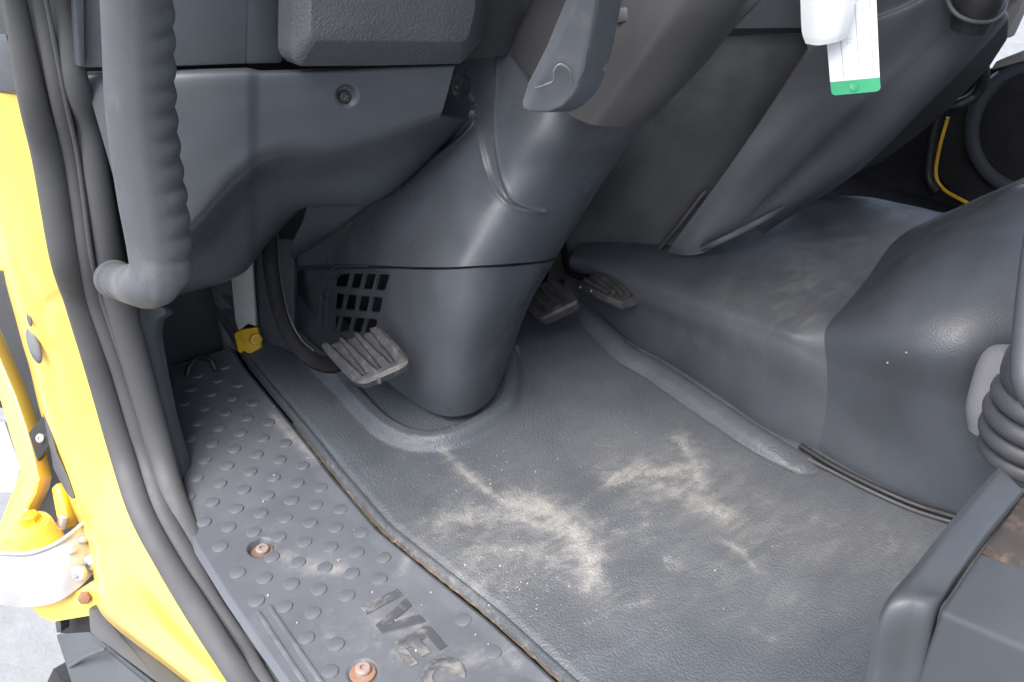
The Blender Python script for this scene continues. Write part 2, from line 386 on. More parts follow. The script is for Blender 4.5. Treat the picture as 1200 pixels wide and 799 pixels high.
ex = Gm[..., 0] - X0[:, None]
Zm = Zm + 0.003 * np.sqrt(np.clip(1 - ((ex - 0.004) / 0.004) ** 2, 0, 1)) * (ex < 0.008) - 0.006 * sstep(-ex, -0.003, 0.0)
Zm += 0.003 * sstep(ex, 0.006, 0.016) - 0.003 * sstep(ex, 0.03, 0.07)
d, sd, al = seg_dist(Gm[..., :2], RC)
rid = np.sqrt(np.clip(1 - (d / 0.0185) ** 2, 0, 1)); Zm += 0.0115 * rid * (1 - 0.6 * sstep(al, al.max() - .05, al.max()))
endp = RC[-1]; 
Zm -= 0.0012 * np.exp(-((d - 0.021) / 0.003) ** 2)
ins = inside(Gm[..., :2], np.concatenate([collar, [[0.70, 1.1], [0.33, 1.1]]])); dc, _, _ = seg_dist(Gm[..., :2], collar); sgn = np.where(ins, dc, -dc)
Zm += 0.015 * sstep(sgn, -0.001, 0.012) - 0.005 * sstep(sgn, 0.022, 0.030)
Zm += 0.05 * sstep(Gm[..., 1], 1.02, 1.2)
# gentle waviness of a worn rubber sheet
Zm += 0.0010 * np.sin(Gm[..., 0] * 31 + 1.3) * np.sin(Gm[..., 1] * 23)
Gm[..., 2] = Zm
dd = paint(Gm, dust_px); ridge_line = np.exp(-((d - 0.0205) / 0.0020) ** 2) * (sd > -2) * 0.32
dd = np.maximum(dd, ridge_line * (al > 0.12)); dd = np.maximum(dd, 0.5 * np.exp(-((ex - 0.001) / 0.002) ** 2) * (Gm[..., 1] < 0.75))
dd = np.maximum(dd, 0.17 * sstep(-Gm[..., 1], -0.75, -0.45))
mat = tag(link('rubber_floor_mat', grid_mesh('rubber_floor_mat', Gm, {'dust': dd, 'smear': paint(Gm, smear_px)}, 0.006), m_mat),
          'grey grained rubber floor mat with pale dust smears, spread before the pedals', 'floor mat')

# ================================================================== STEP PLATE
pl = thing('step_plate', 'dark studded rubber entry step plate with rusty bolts along the door sill', 'step plate', (0.24, 0.65, -0.006))
left_px = [(196, 436), (199, 480), (207, 540), (212, 562), (211, 574), (204, 588), (206, 604), (225, 640), (262, 700), (300, 756), (335, 806), (372, 850)]
lp = pf(left_px); lo = np.argsort(lp[:, 1])
ny, nx = 480, 150
Ys = np.linspace(0.0, 1.02, ny); s = np.linspace(0, 1, nx)
XL = np.interp(Ys, lp[lo, 1], lp[lo, 0]); XR = seam_x(Ys) - 0.0022
G = np.zeros((ny, nx, 3)); G[..., 0] = XL[:, None] * (1 - s) + XR[:, None] * s
front_cut = 1.02 + 0.0 * s
G[..., 1] = Ys[:, None]
Z = zf(G[..., 1]); el = G[..., 0] - XL[:, None]; er = XR[:, None] - G[..., 0]
Z = Z - 0.004 * (1 - sstep(el, 0, 0.006)) - 0.005 * (1 - sstep(er, 0, 0.005)) + 0.0015 * sstep(er, 0.02, 0.003)
bolts = [PF(306, 641), PF(425, 787)]
for k, b in enumerate(bolts):
    r = np.hypot(G[..., 0] - b[0], G[..., 1] - b[1]); Z -= (0.008 if k == 0 else 0.0025) * (1 - sstep(r, 0.0115, 0.0135))
G[..., 2] = Z
pd = [([(322, 488), (345, 515), (385, 545)], 9, .75), ([(335, 652), (365, 664), (405, 668)], 11, .75), ([(440, 730), (480, 725), (500, 745)], 20, .55), ([(520, 780), (560, 770), (600, 775)], 20, .55),
      ([(470, 670), (480, 650)], 9, .6), ([(300, 610), (420, 700), (520, 760)], 60, .22), ([(560, 715), (640, 790)], 14, .4), ([(390, 745), (470, 770)], 30, .4), ([(340, 700), (300, 720)], 30, .2)]
link('plate', grid_mesh('plate', G, {'dust': paint(G, pd), 'smear': paint(G, [([(280, 560), (400, 680), (540, 780)], 90, .05)])}, 0.006), m_plate, pl)
# studs: staggered lattice, low domed discs sharing one mesh
stud_me = lathe('stud', (0, 0, 0), (0, 0, 1), [(0.0078, -0.001), (0.0077, 0.0004), (0.0072, 0.0011), (0.006, 0.0014), (0.0, 0.0015)], 20)
stud_me.materials.append(m_stud)
letter_zone = [(-.02, 0.545), (.02, .4)]
for j in range(-14, 33):
    for i in range(-4, 9):
        if (i + j) % 2: continue
        X, Y = 0.1955 + 0.01745 * i, 0.7351 - 0.02265 * j
        xl = np.interp(Y, lp[lo, 1], lp[lo, 0]); xr = seam_x(Y) - 0.0035
        if X < xl + 0.013 or X > xr - 0.013 or Y > 0.99 or Y < 0.02: continue
        if min(math.hypot(X - b[0], Y - b[1]) for b in bolts) < 0.016: continue
        if 0.212 < X < 0.285 and 0.32 < Y < 0.548: continue
        if 0.145 < X < 0.176 and 0.35 < Y < 0.585: continue
        o = bpy.data.objects.new('stud', stud_me); COL.objects.link(o); o.parent = pl
        o.location = Vector((X, Y, float(zf(Y)))) - pl.location
# moulded lettering, reading towards the rear, tops towards the cab middle
def LT(u, v):                                                     # u along the text (rearward), v up the letters
    return np.array([0.2335 + v * 0.0385, 0.5335 - u * 0.0385, 0.0])
def arc(cx, cy, rx, ry, a0, a1, k=14): return [(cx + rx * math.cos(math.radians(a)), cy + ry * math.sin(math.radians(a))) for a in np.linspace(a0, a1, k)]
LET = [('I', [(0.02, 0), (0.30, 0), (0.30, 1), (0.02, 1)], 0.0),
       ('V', [(0.30, 0), (0.62, 0), (0.92, 1), (0.62, 1), (0.46, 0.33), (0.30, 1), (0.0, 1)], 0.42),
       ('E', [(0.12, 0), (0.82, 0), (0.82, .22), (.32, .22), (.32, .39), (.74, .39), (.74, .61), (.32, .61), (.32, .78), (.82, .78), (.82, 1), (.12, 1), (0, .88), (0, .12)], 1.42),
       ('C', arc(.48, .5, .48, .5, 40, 320) + arc(.50, .5, .22, .27, 315, 45), 2.36),
       ('O', None, 3.38)]
for ch, poly, u0 in LET:
    if poly is None:
        a = [LT(u0 + x, y) for x, y in arc(.5, .5, .5, .5, 0, 350, 28)]; h = [LT(u0 + x, y) for x, y in arc(.5, .5, .24, .28, 0, 340, 20)]
        me = slab('letter', a, (0, 0, 0.0011), 0.0, [h])
    else: me = slab('letter', [LT(u0 + x, y) for x, y in poly], (0, 0, 0.0011), 0.0003, seg=1)
    link('letter', me, m_letter, pl)
for X in (0.1555, 0.1665):
    link('rib', slab('rib', [(X - .0022, .586, -.001), (X + .0022, .586, -.001), (X + .0022, .36, -.001), (X - .0022, .36, -.001)], (0, 0, .0032), .0012), m_stud, pl)
for k, b in enumerate(bolts):
    zb = float(zf(b[1])) - (0.0075 if k == 0 else 0.0015)
    w = link('washer', lathe('washer', (b[0], b[1], zb), (0, 0, 1), [(0.0112, 0), (0.0112, .0012), (0.0105, .0018), (0.0, .0018)], 26), m_rust, pl)
    h = link('bolt_head', lathe('bolt_head', (b[0] + .001, b[1] + .001, zb + .0018), (0.05, -.08, 1), [(0.0068, 0), (0.0066, .0035), (0.0055, .0046), (0.0028, .0047), (0.0026, .0026), (0, .0024)], 24), m_bolt, w)
# grit lying in the groove between plate and mat
Cg = np.concatenate([pf([(345, 496), (372, 530)], -.0095), pf([(410, 577)], -.0075), pf([(447, 619), (493, 657), (580, 727), (660, 799), (700, 836)], -0.0058)])
gl = [spline(Cg, 120)]; gp = gl[0].copy()
gg = np.stack([gp + np.array([dx, 0, 0.0022 * math.cos(dx * 420) + 0]) for dx in np.linspace(-.003, .003, 5)], 1)
gg[..., 2] += RNG.uniform(-.0011, .0011, gg.shape[:2]); gg[..., 0] += RNG.uniform(-.0005, .0005, gg.shape[:2])
tag(link('groove_grit', grid_mesh('groove_grit', gg, None, 0.001), m_grit), kind='stuff')
# loose sand on the rubber
ico = bmesh.new(); bmesh.ops.create_icosphere(ico, subdivisions=1, radius=1); iv = np.array([v.co[:] for v in ico.verts]); ifc = [[v.index for v in f.verts] for f in ico.faces]; ico.free()
V, F = [], []
def mat_z(p):
    a = int(np.clip(round((p[1] + 0.12) / 1.28 * 399), 0, 399)); row = Gm[a, :, 0]; b = int(np.clip(np.searchsorted(row, p[0]), 0, 329)); return Gm[a, b, 2]
areas = [((560, 570), 55, 45), ((640, 640), 110, 55), ((620, 700), 120, 40), ((770, 560), 60, 80), ((560, 600), 80, 60), ((700, 470), 10, 120), ((760, 720), 10, 150), ((540, 520), 30, 30), ((830, 650), 14, 90)]
for (cx, cy), n, sg in areas:
    for _ in range(n):
        px, py = RNG.normal(cx, sg), RNG.normal(cy, sg * 0.6)
        if py > 800 or px < 300: continue
        p = PF(px, py)
        if not (seam_x(p[1]) + 0.004 < p[0] < 0.70): continue
        r = abs(RNG.normal(0.0001, 0.00026)) + 0.00016
        q = np.array([p[0], p[1], mat_z(p) + r * 0.4]); m0 = len(V)
        V += list(q + iv * r * RNG.uniform(.7, 1.3, 3)); F += [[a + m0 for a in f] for f in ifc]
for _ in range(70):
    px, py = RNG.uniform(300, 600), RNG.uniform(470, 795); p = PF(px, py)
    if not (np.interp(p[1], lp[lo, 1], lp[lo, 0]) + .01 < p[0] < seam_x(p[1]) - .005): continue
    r = abs(RNG.normal(0.0005, 0.0004)) + 0.0003; m0 = len(V)
    V += list(np.array([p[0], p[1], float(zf(p[1])) + r * .4]) + iv * r); F += [[a + m0 for a in f] for f in ifc]
for q in ((1040, 425, .15), (1062, 413, .16), (838, 668, .002), (905, 640, .002)):
    m0 = len(V); V += list(P(q[0], q[1], z=q[2] + .012 if q[2] > .1 else q[2]) + iv * .0011); F += [[a + m0 for a in f] for f in ifc]
tag(link('loose_sand', mesh_py('loose_sand', V, F, False), m_crumb), kind='stuff')

# ================================================================== ENGINE COVER (tunnel hump beside the mat)
ec_loc = (0.95, 0.5, 0.0)
ec = thing('engine_cover', 'large grained grey vinyl engine hump rising right of the floor mat', 'engine cover', ec_loc)
rows = [
 [(660, 352, .02), (684, 368, .0), (745, 407, -.004), (790, 432, -.004), (845, 469, -.004), (900, 507, -.004)],
 [(662, 325, .06), (684, 336, .055), (748, 365, .06), (800, 391, .06), (862, 425, .06), (920, 456, .058)],
 [(664, 316, .085), (690, 325, .085), (752, 346, .091), (820, 371, .099), (880, 391, .107), (928, 408, .112)],
 [(668, 304, .105), (692, 306, .110), (754, 319, .116), (824, 341, .122), (888, 362, .128), (932, 379, .133)],
 [(675, 292, .113), (702, 289, .119), (778, 291, .126), (853, 300, .130), (920, 317, .134), (965, 334, .137)],
 [(680, 283, .113), (715, 280, .118), (808, 276, .124), (885, 278, .129), (948, 289, .133), (992, 305, .137)],
 [(686, 270, .112), (730, 262, .117), (838, 255, .122), (912, 254, .126), (978, 256, .130), (1028, 263, .134)],
 [(690, 262, .11), (740, 250, .115), (860, 240, .120), (930, 236, .122), (1003, 232, .122), (1058, 241, .126)],
 [(695, 258, .07), (745, 246, .07), (864, 236, .07), (932, 233, .07), (1005, 231, .07), (1058, 240, .075)]]
edge_curve = [(957, 531, -.004), (968, 480, .05), (969, 430, .10), (967, 388, .136), (988, 360, .138), (1014, 329, .139), (1052, 279, .138), (1101, 252, .130), (1109, 251, .09)]
rows = [(q[:6] + [e]) for q, e in zip(rows, edge_curve)]
Gh = surf([ptz(r) for r in rows], 130, 150)
hump = grid_mesh('hump', Gh, {'dust': paint(Gh, [([(930, 345), (985, 310), (1040, 275)], 28, .25)]), 'smear': paint(Gh, [([(900, 345), (985, 300), (1075, 258)], 40, .55), ([(850, 340), (920, 362), (962, 372)], 16, .6), ([(790, 390), (880, 430)], 25, .18)])}, 0.004)  # pale dusty sheen of the ledge top painted in as dust and smear
link('ledge', hump, m_ledge, ec)
rows = [
 [(957, 531, -.004), (1010, 562, -.004), (1065, 590, -.004), (1120, 612, -.004), (1210, 650, -.004)],
 [(968, 480, .05), (1030, 510, .05), (1085, 535, .055), (1150, 560, .055), (1230, 590, .055)],
 [(969, 430, .10), (1035, 452, .112), (1095, 470, .12), (1165, 480, .125), (1250, 490, .125)],
 [(967, 388, .136), (1038, 400, .165), (1108, 407, .182), (1180, 404, .192), (1265, 400, .195)],
 [(988, 360, .138), (1050, 350, .195), (1120, 342, .222), (1190, 330, .238), (1270, 320, .245)],
 [(1014, 329, .139), (1066, 307, .200), (1130, 287, .238), (1195, 267, .263), (1270, 250, .275)],
 [(1052, 279, .138), (1090, 267, .175), (1140, 247, .225), (1195, 224, .270), (1270, 195, .292)],
 [(1101, 252, .130), (1116, 246, .148), (1146, 232, .20), (1200, 208, .272), (1270, 172, .300)],
 [(1109, 251, .09), (1124, 246, .10), (1154, 235, .12), (1208, 214, .16), (1280, 185, .18)]]
G = surf([ptz(r) for r in rows], 130, 110)
link('gear_housing_bulge', grid_mesh('gear_housing_bulge', G, None, 0.004), m_vinyl, ec)
# open seam with a rubber lip at the foot of the bulge
c = ptz([(938, 522, .006), (975, 545, .005), (1020, 568, .005), (1070, 590, .005), (1124, 607, .006)])
link('seam_lip', sweep('seam_lip', c, circ(.0036, 10), n=40), m_black, ec)
c = ptz([(946, 537, .004), (975, 552, .003), (1020, 575, .003), (1070, 597, .003), (1124, 614, .004)])
link('seam_lip', sweep('seam_lip', c, circ(.0022, 10), n=40), m_seal, ec)

# ================================================================== STEERING COLUMN COVER
cc_loc = (0.52, 0.76, 0.02)
cc = thing('steering_column_cover', 'moulded grey plastic steering column cover flowing down to the floor behind the pedals', 'column cover', cc_loc)
rows = [
 [(335, 312, 1.2), (378, 310, 1.14), (420, 310, 1.05), (462, 312, .974), (512, 313, .901), (550, 312, .877), (598, 309, .902), (639, 305.5, .985), (652, 301, 1.1)],
 [(352, 288, 1.17), (398, 268, 1.09), (450, 262, .99), (498, 258, .930), (540, 254, .888), (590, 250, .868), (640, 246, .895), (682, 240, .96), (695, 232, 1.07)],
 [(395, 257, 1.08), (440, 236, 1.01), (485, 220, .95), (525, 214, .915), (560, 208, .888), (610, 202, .858), (660, 200, .872), (711, 196, .935), (723, 190, 1.04)],
 [(455, 222, 1.03), (500, 190, .955), (530, 176, .92), (553, 170, .897), (582, 165, .872), (632, 160, .835), (686, 162, .848), (736, 161, .895), (750, 152, 1.0)],
 [(515, 178, .985), (551, 143, .915), (558, 137, .908), (570, 130, .892), (592, 122, .868), (645, 115, .828), (702, 115, .828), (757, 125, .875), (772, 120, .98)],
 [(512, 112, .95), (530, 97, .925), (545, 86, .912), (562, 76, .897), (592, 65, .872), (652, 60, .822), (712, 60, .812), (775, 80, .85), (788, 80, .95)],
 [(515, 60, .94), (535, 55, .92), (550, 50, .91), (568, 45, .895), (600, 38, .87), (660, 30, .822), (720, 30, .80), (785, 45, .84), (800, 45, .94)]]
G = surf([pts(r) for r in rows], 190, 190); N = normals(G); Q = pix(G)
lineA = spline(np.array([(582, 60), (581, 100), (579, 150), (584, 195), (598, 231), (618, 244), (640, 248)], float), 50)
lineB = spline(np.array([(500, 139), (545, 139), (556, 142), (564, 178), (575, 214), (594, 238), (616, 247), (640, 248)], float), 60)
dA, sA, _ = seg_dist(Q, lineA); dB, sB, _ = seg_dist(Q, lineB)
strip = inside(Q, np.concatenate([lineA, lineB[::-1], [(495, 60), (495, 40), (582, 40)]]))
dS = np.minimum(dA, dB); off = np.where(strip, -0.004 * sstep(dS, -1, 4), 0.0)
off += 0.0012 * np.exp(-(dA / 1.6) ** 2) + 0.0012 * np.exp(-(dB / 1.8) ** 2) * sstep(Q[..., 0], 558, 566)
rr = np.hypot((Q[..., 0] - 537) / 10, (Q[..., 1] - 101) / 15); off -= 0.007 * (1 - sstep(rr, 0.6, 1.15))
G = G + N * off[..., None]
link('upper_cover', grid_mesh('upper_cover', G, None, 0.003), m_column, cc)
rows = [
 [(462, 315, .974), (488, 316, .935), (513, 316.5, .900), (548, 315.5, .878), (583, 313.5, .892), (615, 311, .935), (639, 308.5, .987), (651, 305, 1.1)],
 [(459, 352, .997), (484, 361, .957), (510, 364, .924), (543, 364, .902), (573, 361.5, .911), (598, 357, .950), (615, 352, 1.01), (624, 349, 1.1)],
 [(456, 396, 1.03), (480, 404, .992), (506, 411, .960), (536, 413, .940), (561, 409.5, .948), (583, 404, .982), (597, 399, 1.035), (605, 396, 1.12)],
 [(454, 430, 1.055), (477, 446, 1.032), (503, 456, 1.002), (531, 460, .984), (556, 456, .99), (574, 448, 1.018), (586, 438, 1.055), (593, 433, 1.12)],
 [(453, 447, 1.07), (475, 464, 1.060), (502, 481, 1.036), (528, 488, 1.018), (552, 484, 1.022), (569, 474, 1.042), (580, 463, 1.065), (587, 456, 1.12)]]
link('lower_cover', grid_mesh('lower_cover', surf([pts(r) for r in rows], 90, 110), None, 0.003), m_column, cc)
# vent panel on the left flank: one flat board with its openings cut through
pA, pB, pC = P(462, 315, t=.974), P(378, 313, t=1.14), P(453, 447, t=1.07)
nV = np.cross(pB - pA, pC - pA); nV /= np.linalg.norm(nV); nV = nV if nV @ (CAM - pA) > 0 else -nV
def PV(px, py, lift=0.0):
    r = ray(px, py); t = ((pA + nV * lift - CAM) @ nV) / (r @ nV); return CAM + t * r
frame = [(330, 318), (372, 316), (462, 315), (459, 352), (456, 396), (454, 430), (453, 447), (420, 440), (366, 425), (332, 415)]
recess = [(374, 404), (376, 345), (383, 322), (394, 311), (404, 309.5), (458, 312.5), (456, 340), (446, 400), (444, 420), (380, 420)]
hole = round_poly([(381, 404), (382, 347), (389, 326), (402, 316.5), (459, 317.5), (455, 345), (447, 398), (444, 414), (384, 414)], .25, 3)
fr = [(330, 318), (372, 316.5), (412, 315.6), (462, 315.2), (459, 352), (456, 396), (454, 430), (453, 447), (420, 440), (366, 425), (332, 415)]
link('flank_panel', slab('flank_panel', [PV(*p) for p in fr], -nV * .003, .0, [[PV(*p) for p in hole]]), m_column, cc)
cells = []
def cell(q): return round_poly(q, .16, 3)
def rowcells(ytl, ytr, ybl, ybr, xs_top, xs_bot, w=2.2):
    out = []
    for k in range(len(xs_top) - 1):
        a0, a1, b0, b1 = xs_top[k] + w / 2, xs_top[k + 1] - w / 2, xs_bot[k] + w / 2, xs_bot[k + 1] - w / 2
        y = lambda x, l, r: l + (r - l) * (x - 390) / 65
        out.append([(a0, y(a0, ytl, ytr)), (a1, y(a1, ytl, ytr)), (b1, y(b1, ybl, ybr)), (b0, y(b0, ybl, ybr))])
    return out
R1 = rowcells(319.5, 321.5, 336, 341, (392, 412, 427, 442, 458), (390, 407, 422, 437, 452)); R1[0] = [(397, 322), (411, 320), (406, 336.5), (391, 335.5), (392, 328)]
R2 = rowcells(343.5, 349, 361.5, 367.5, (391, 405, 420, 435, 450), (389.5, 401, 416, 431, 446)); R3 = rowcells(370, 375, 388, 391, (390, 399, 414, 429, 444), (389, 394, 409, 424, 439))
R4 = rowcells(395, 397, 408, 408, (390, 393, 408, 423, 438), (389, 390.5, 404, 419, 434))[1:]
hh = [[PV(x, y, -.0035) for x, y in (cell(c))] for c in R1 + R2 + R3 + R4]
gpoly = round_poly([(380, 405), (381, 347), (388, 325), (401, 315.5), (460, 316.5), (456, 345), (448, 398), (445, 415), (383, 415)], .25, 3)
link('vent_grille', slab('vent_grille', [PV(x, y, -.0035) for x, y in gpoly], -nV * .004, 0, hh), m_panel, cc)
link('vent_cavity', slab('vent_cavity', [PV(x, y, -.03) for x, y in gpoly], -nV * .002, 0), m_black, cc)
bl = [PV(x, y, 0.0003) for x, y in [(373.5, 424), (374, 404), (376, 345), (381, 325), (390, 314.5), (400, 311.5), (430, 312)]]
link('vent_bead', sweep('vent_bead', bl, circ(.0011, 8), n=50), m_column, cc)
link('fixing_screw', lathe('fixing_screw', P(535, 102, t=.925), -ray(535, 102), [(.004, 0), (.004, .002), (.003, .0028), (.0012, .0028), (.001, .001), (0, .001)], 18), m_darkscrew, cc)

# upper shroud around the steering column
sh = thing('steering_column_shroud', 'round dark plastic shroud around the steering column above the cover', 'column shroud', P(720, 140, t=.76))
rows = [
 [(590, 70, .90), (598, 66, .865), (622, 90, .825), (661, 130, .785), (682, 142, .768), (704, 148, .760), (746, 148, .772), (765, 139, .815), (775, 128, .90)],
 [(600, 45, .88), (612, 38, .84), (640, 55, .80), (682, 90, .76), (708, 100, .738), (735, 106, .728), (788, 108, .738), (812, 88, .785), (822, 80, .87)],
 [(615, 15, .86), (628, 6, .82), (660, 18, .775), (702, 48, .735), (735, 58, .708), (766, 63, .695), (825, 62, .705), (852, 40, .755), (862, 32, .84)],
 [(632, -25, .84), (645, -34, .80), (682, -25, .75), (724, -5, .71), (762, 5, .678), (800, 12, .662), (868, 8, .672), (898, -12, .725), (908, -18, .81)],
 [(655, -80, .82), (668, -90, .78), (705, -85, .73), (748, -75, .685), (790, -65, .65), (832, -58, .632), (905, -62, .645), (940, -80, .70), (950, -85, .79)]]
link('shroud_shell', grid_mesh('shroud_shell', surf([pts(r) for r in rows], 80, 120), None, 0.003), m_shroud, sh)
link('shroud_lug', slab('shroud_lug', pts([(718, 10, .705), (738, 8, .70), (739, 25, .70), (722, 28, .708)]), ray(730, 20) * .02, .002), m_dark, sh)

# adjusting lever
lv = thing('column_lever', 'grey scuffed flat lever hanging beside the steering column shroud', 'lever', P(640, 131, t=.70))
fo = [(675, -60, .60), (661, 0, .635), (640, 54, .665), (618, 98, .69), (611, 120, .70), (613, 128, .702), (621, 131.5, .703), (643, 132, .702), (658, 125, .697), (670, 113, .692), (679, 100, .687), (686, 80, .68), (692, 58, .665), (702, 0, .632), (712, -60, .60)]
exv = RIGHT * .020 + VIEW * .020 + UP * .006
me = slab('lever_blade', pts(fo), exv, .0032, seg=3)
link('lever_blade', me, m_lever, lv)
c = pts([(628, 101, .677), (640, 97, .672), (649, 92, .669), (650, 80, .664), (657, 73, .662), (668, 80, .663), (671, 96, .671)])
link('raised_mark', sweep('raised_mark', c + VIEW * 0.006, circ(.0010, 8), n=40), m_lever, lv)

# ================================================================== DASHBOARD PIECES
kp = thing('lower_dashboard', 'wide smooth grey lower dash panel with a recessed screw, above the clutch pedal', 'dash panel', P(300, 250, y=.75))
def py(seq): return np.array([P(a[0], a[1], y=a[2]) for a in seq])
rows = [
 [(98, 84, .80), (200, 82, .76), (300, 79.5, .735), (420, 77.5, .72), (534, 75, .708)],
 [(99, 92, .785), (201, 89, .743), (300, 86, .72), (419, 83, .705), (532, 80, .695)],
 [(112, 135, .775), (207, 128, .74), (300, 118, .722), (412, 112, .707), (525, 107, .697)],
 [(140, 235, .768), (212, 205, .742), (301, 160, .726), (410, 145, .713), (519, 128, .703)],
 [(152, 300, .766), (216, 256, .7435), (300.5, 181, .7275), (406, 164, .718), (517, 133, .705)],
 [(160, 320, .765), (221, 268, .745), (301, 192, .733), (406, 174, .723), (516, 138, .710)],
 [(164, 326, .774), (228, 275, .755), (304.5, 200, .742), (409, 182, .733), (520, 138.5, .715)],
 [(178, 334, .815), (238, 294, .805), (308, 222, .785), (418, 203, .765), (533, 140, .738)],
 [(205, 346, .86), (280, 319, .85), (338, 250, .825), (440, 234, .80), (549, 141, .765)],
 [(215, 344, .93), (290, 314, .92), (362, 243, .89), (450, 228, .86), (556, 139, .80)]]
G = surf([py(r) for r in rows], 150, 170); N = normals(G); Q = pix(G)
rr = np.hypot((Q[..., 0] - 407) / 12.5, (Q[..., 1] - 113) / 13.5); G = G - N * (0.007 * (1 - sstep(rr, 0.62, 1.05)))[..., None]
dv = np.abs(Q[..., 0] - 300 - 2 * np.sin(Q[..., 1] / 40)); right_of = sstep(Q[..., 0], 292, 304) * (Q[..., 1] < 200)
G = G - N * (0.0025 * sstep(Q[..., 0], 288, 306) * (1 - sstep(Q[..., 0], 330, 470)))[..., None]
link('underside_flap', grid_mesh('underside_flap', surf([pts([(362, 236, .95), (400, 222, .945), (445, 222, .935), (520, 150, .90)]), pts([(354, 262, .985), (390, 250, .98), (436, 236, .97), (535, 146, .915)]), pts([(340, 292, 1.03), (370, 280, 1.03), (420, 250, 1.0), (548, 142, .925)]), pts([(343, 304, 1.08), (376, 284, 1.08), (428, 246, 1.04), (552, 143, .95)])], 24, 24), None, .003), m_panel, kp)
link('panel_skin', grid_mesh('panel_skin', G, None, 0.003), m_panel, kp)
s0 = P(405.5, 114.5, y=.712)
sc_o = link('screw', lathe('screw', s0 - np.array([0, -.003, 0]), np.array([-.12, -1, .12]), [(.0062, -.002), (.0062, .0005), (.0048, .0022), (.0016, .0028), (0, .0026)], 20), m_darkscrew, kp)
for a in (0.5, 0.5 + math.pi / 2):
    u = np.array([math.cos(a), 0, math.sin(a)]) * .0028; w = np.array([-math.sin(a), 0, math.cos(a)]) * .0006; q = s0 + np.array([0, -.0002, 0])
    link('cross_slot', slab('cross_slot', [q - u - w, q + u - w, q + u + w, q - u + w], (0, -.0006, 0), 0), m_screw, sc_o)
c0 = P(124, 113, y=.775); link('blind_hole', lathe('blind_hole', c0, (-.2, -1, .1), [(.006, 0), (.006, .0012), (.004, .0014), (.0035, .0002), (0, .0002)], 18), m_black, kp)

dl = thing('dash_side_trim', 'dark smooth upright dash trim above the knee panel, behind the grab handle', 'dash trim', P(220, 78, y=.76))
o1 = [(84, -60), (290, -60), (290, 30), (288.5, 75.5), (200, 78.5), (97, 80)]
link('trim_face', slab('trim_face', [P(x, yy, y=.765 - .0004 * (x - 90) * .3) for x, yy in o1], (0, .02, 0), .002), m_panel, dl)
link('trim_edge', slab('trim_edge', [P(x, yy, y=.742) for x, yy in [(287, -60), (333, -60), (333, 60), (331, 75), (286, 76)]], (0, .02, .0), .003), m_panel, dl)
link('trim_rib', slab('trim_rib', [P(x, yy, y=.755) for x, yy in [(80, -60), (98, -60), (100, 79), (92, 79)]], (0, .02, .0), .002), m_panel, dl)
link('gap_backing', slab('gap_backing', [P(x, yy, y=.80) for x, yy in [(80, -70), (660, -70), (600, 110), (80, 110)]], (0, .004, .0), 0), m_black, dl)

kb = thing('knee_bolster', 'padded leather grained dash bolster above the knee panel screw', 'bolster', P(450, 75, y=.69))
outer = [(339, -60, .70), (338.5, 0, .70), (337.5, 60, .70), (341, 70, .70), (349, 77, .70), (440, 76.5, .70), (536, 74.5, .70), (545, 66, .70), (562, 45, .70), (570, 10, .70), (574, -60, .70)]
inner = [(364, -60, .672), (364, 0, .672), (363.5, 38, .672), (364.5, 43, .672), (370, 48.5, .672), (450, 49, .672), (540, 49, .672), (546, 47, .672), (550, 40, .672), (557, 10, .672), (560, -60, .672)]
A, B = py(outer), py(inner); back = A + np.array([0, .02, 0])
mid = A + np.array([0, -.005, 0])
V = np.concatenate([back, A, mid, B, [B.mean(0) + np.array([0, -.001, 0])]]); n = len(A); F = []
for r in range(3):
    for i in range(n): F.append((r * n + i, r * n + (i + 1) % n, (r + 1) * n + (i + 1) % n, (r + 1) * n + i))
for i in range(n): F.append((3 * n + i, 3 * n + (i + 1) % n, 4 * n))
me = mesh_py('padded_face', V, F); bm = bmesh.new(); bm.from_mesh(me); bmesh.ops.recalc_face_normals(bm, faces=bm.faces)
bmesh.ops.bevel(bm, geom=[e for e in bm.edges if len(e.link_faces) == 2 and e.calc_face_angle(0) > math.radians(14)], offset=.0028, segments=3, profile=.5, affect='EDGES', clamp_overlap=True)
bm.to_mesh(me); bm.free(); me.polygons.foreach_set('use_smooth', [True] * len(me.polygons))
link('padded_face', me, m_pad, kb)

dc_ = thing('dash_corner_trim', 'dark wedge of dash trim between padded bolster and steering shroud', 'dash trim', P(590, 70, y=.70))
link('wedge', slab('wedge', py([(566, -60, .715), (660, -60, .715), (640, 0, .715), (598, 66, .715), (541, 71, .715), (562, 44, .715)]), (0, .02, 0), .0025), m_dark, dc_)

# footwell inner side behind the pedals
fw = thing('footwell_lining', 'plain dark grey footwell lining in the corner behind the clutch pedal', 'lining', P(250, 400, t=1.18))
link('lining_panel', slab('lining_panel', pts([(140, 330, .98), (205, 300, 1.08), (236, 300, 1.18), (262, 416, 1.17), (238, 440, 1.15), (185, 450, 1.10)]), VIEW * .006, .002), m_dash, fw)
link('lining_panel', slab('lining_panel', pts([(234, 290, 1.205), (272, 290, 1.21), (279, 412, 1.185), (262, 418, 1.18)]), VIEW * .006, .002), m_dash, fw)
link('lining_panel', slab('lining_panel', pts([(296, 280, 1.19), (345, 280, 1.17), (345, 415, 1.13), (327, 405, 1.15), (303, 412, 1.165)]), VIEW * .02, .003), m_panel, fw)
hose = [(219, 440, 1.085), (223, 428, 1.085), (234, 419, 1.085), (246, 421, 1.08), (253, 434, 1.08)]
tag(link('cable_loop', sweep('cable_loop', pts(hose), circ(.004, 10), n=40), m_black), 'black cable loop poking up at the far corner of the studded step plate', 'cable')
st = thing('pedal_bracket', 'pale grey strut with yellow nutted foot behind the clutch pedal arm', 'bracket', P(290, 410, t=1.15))
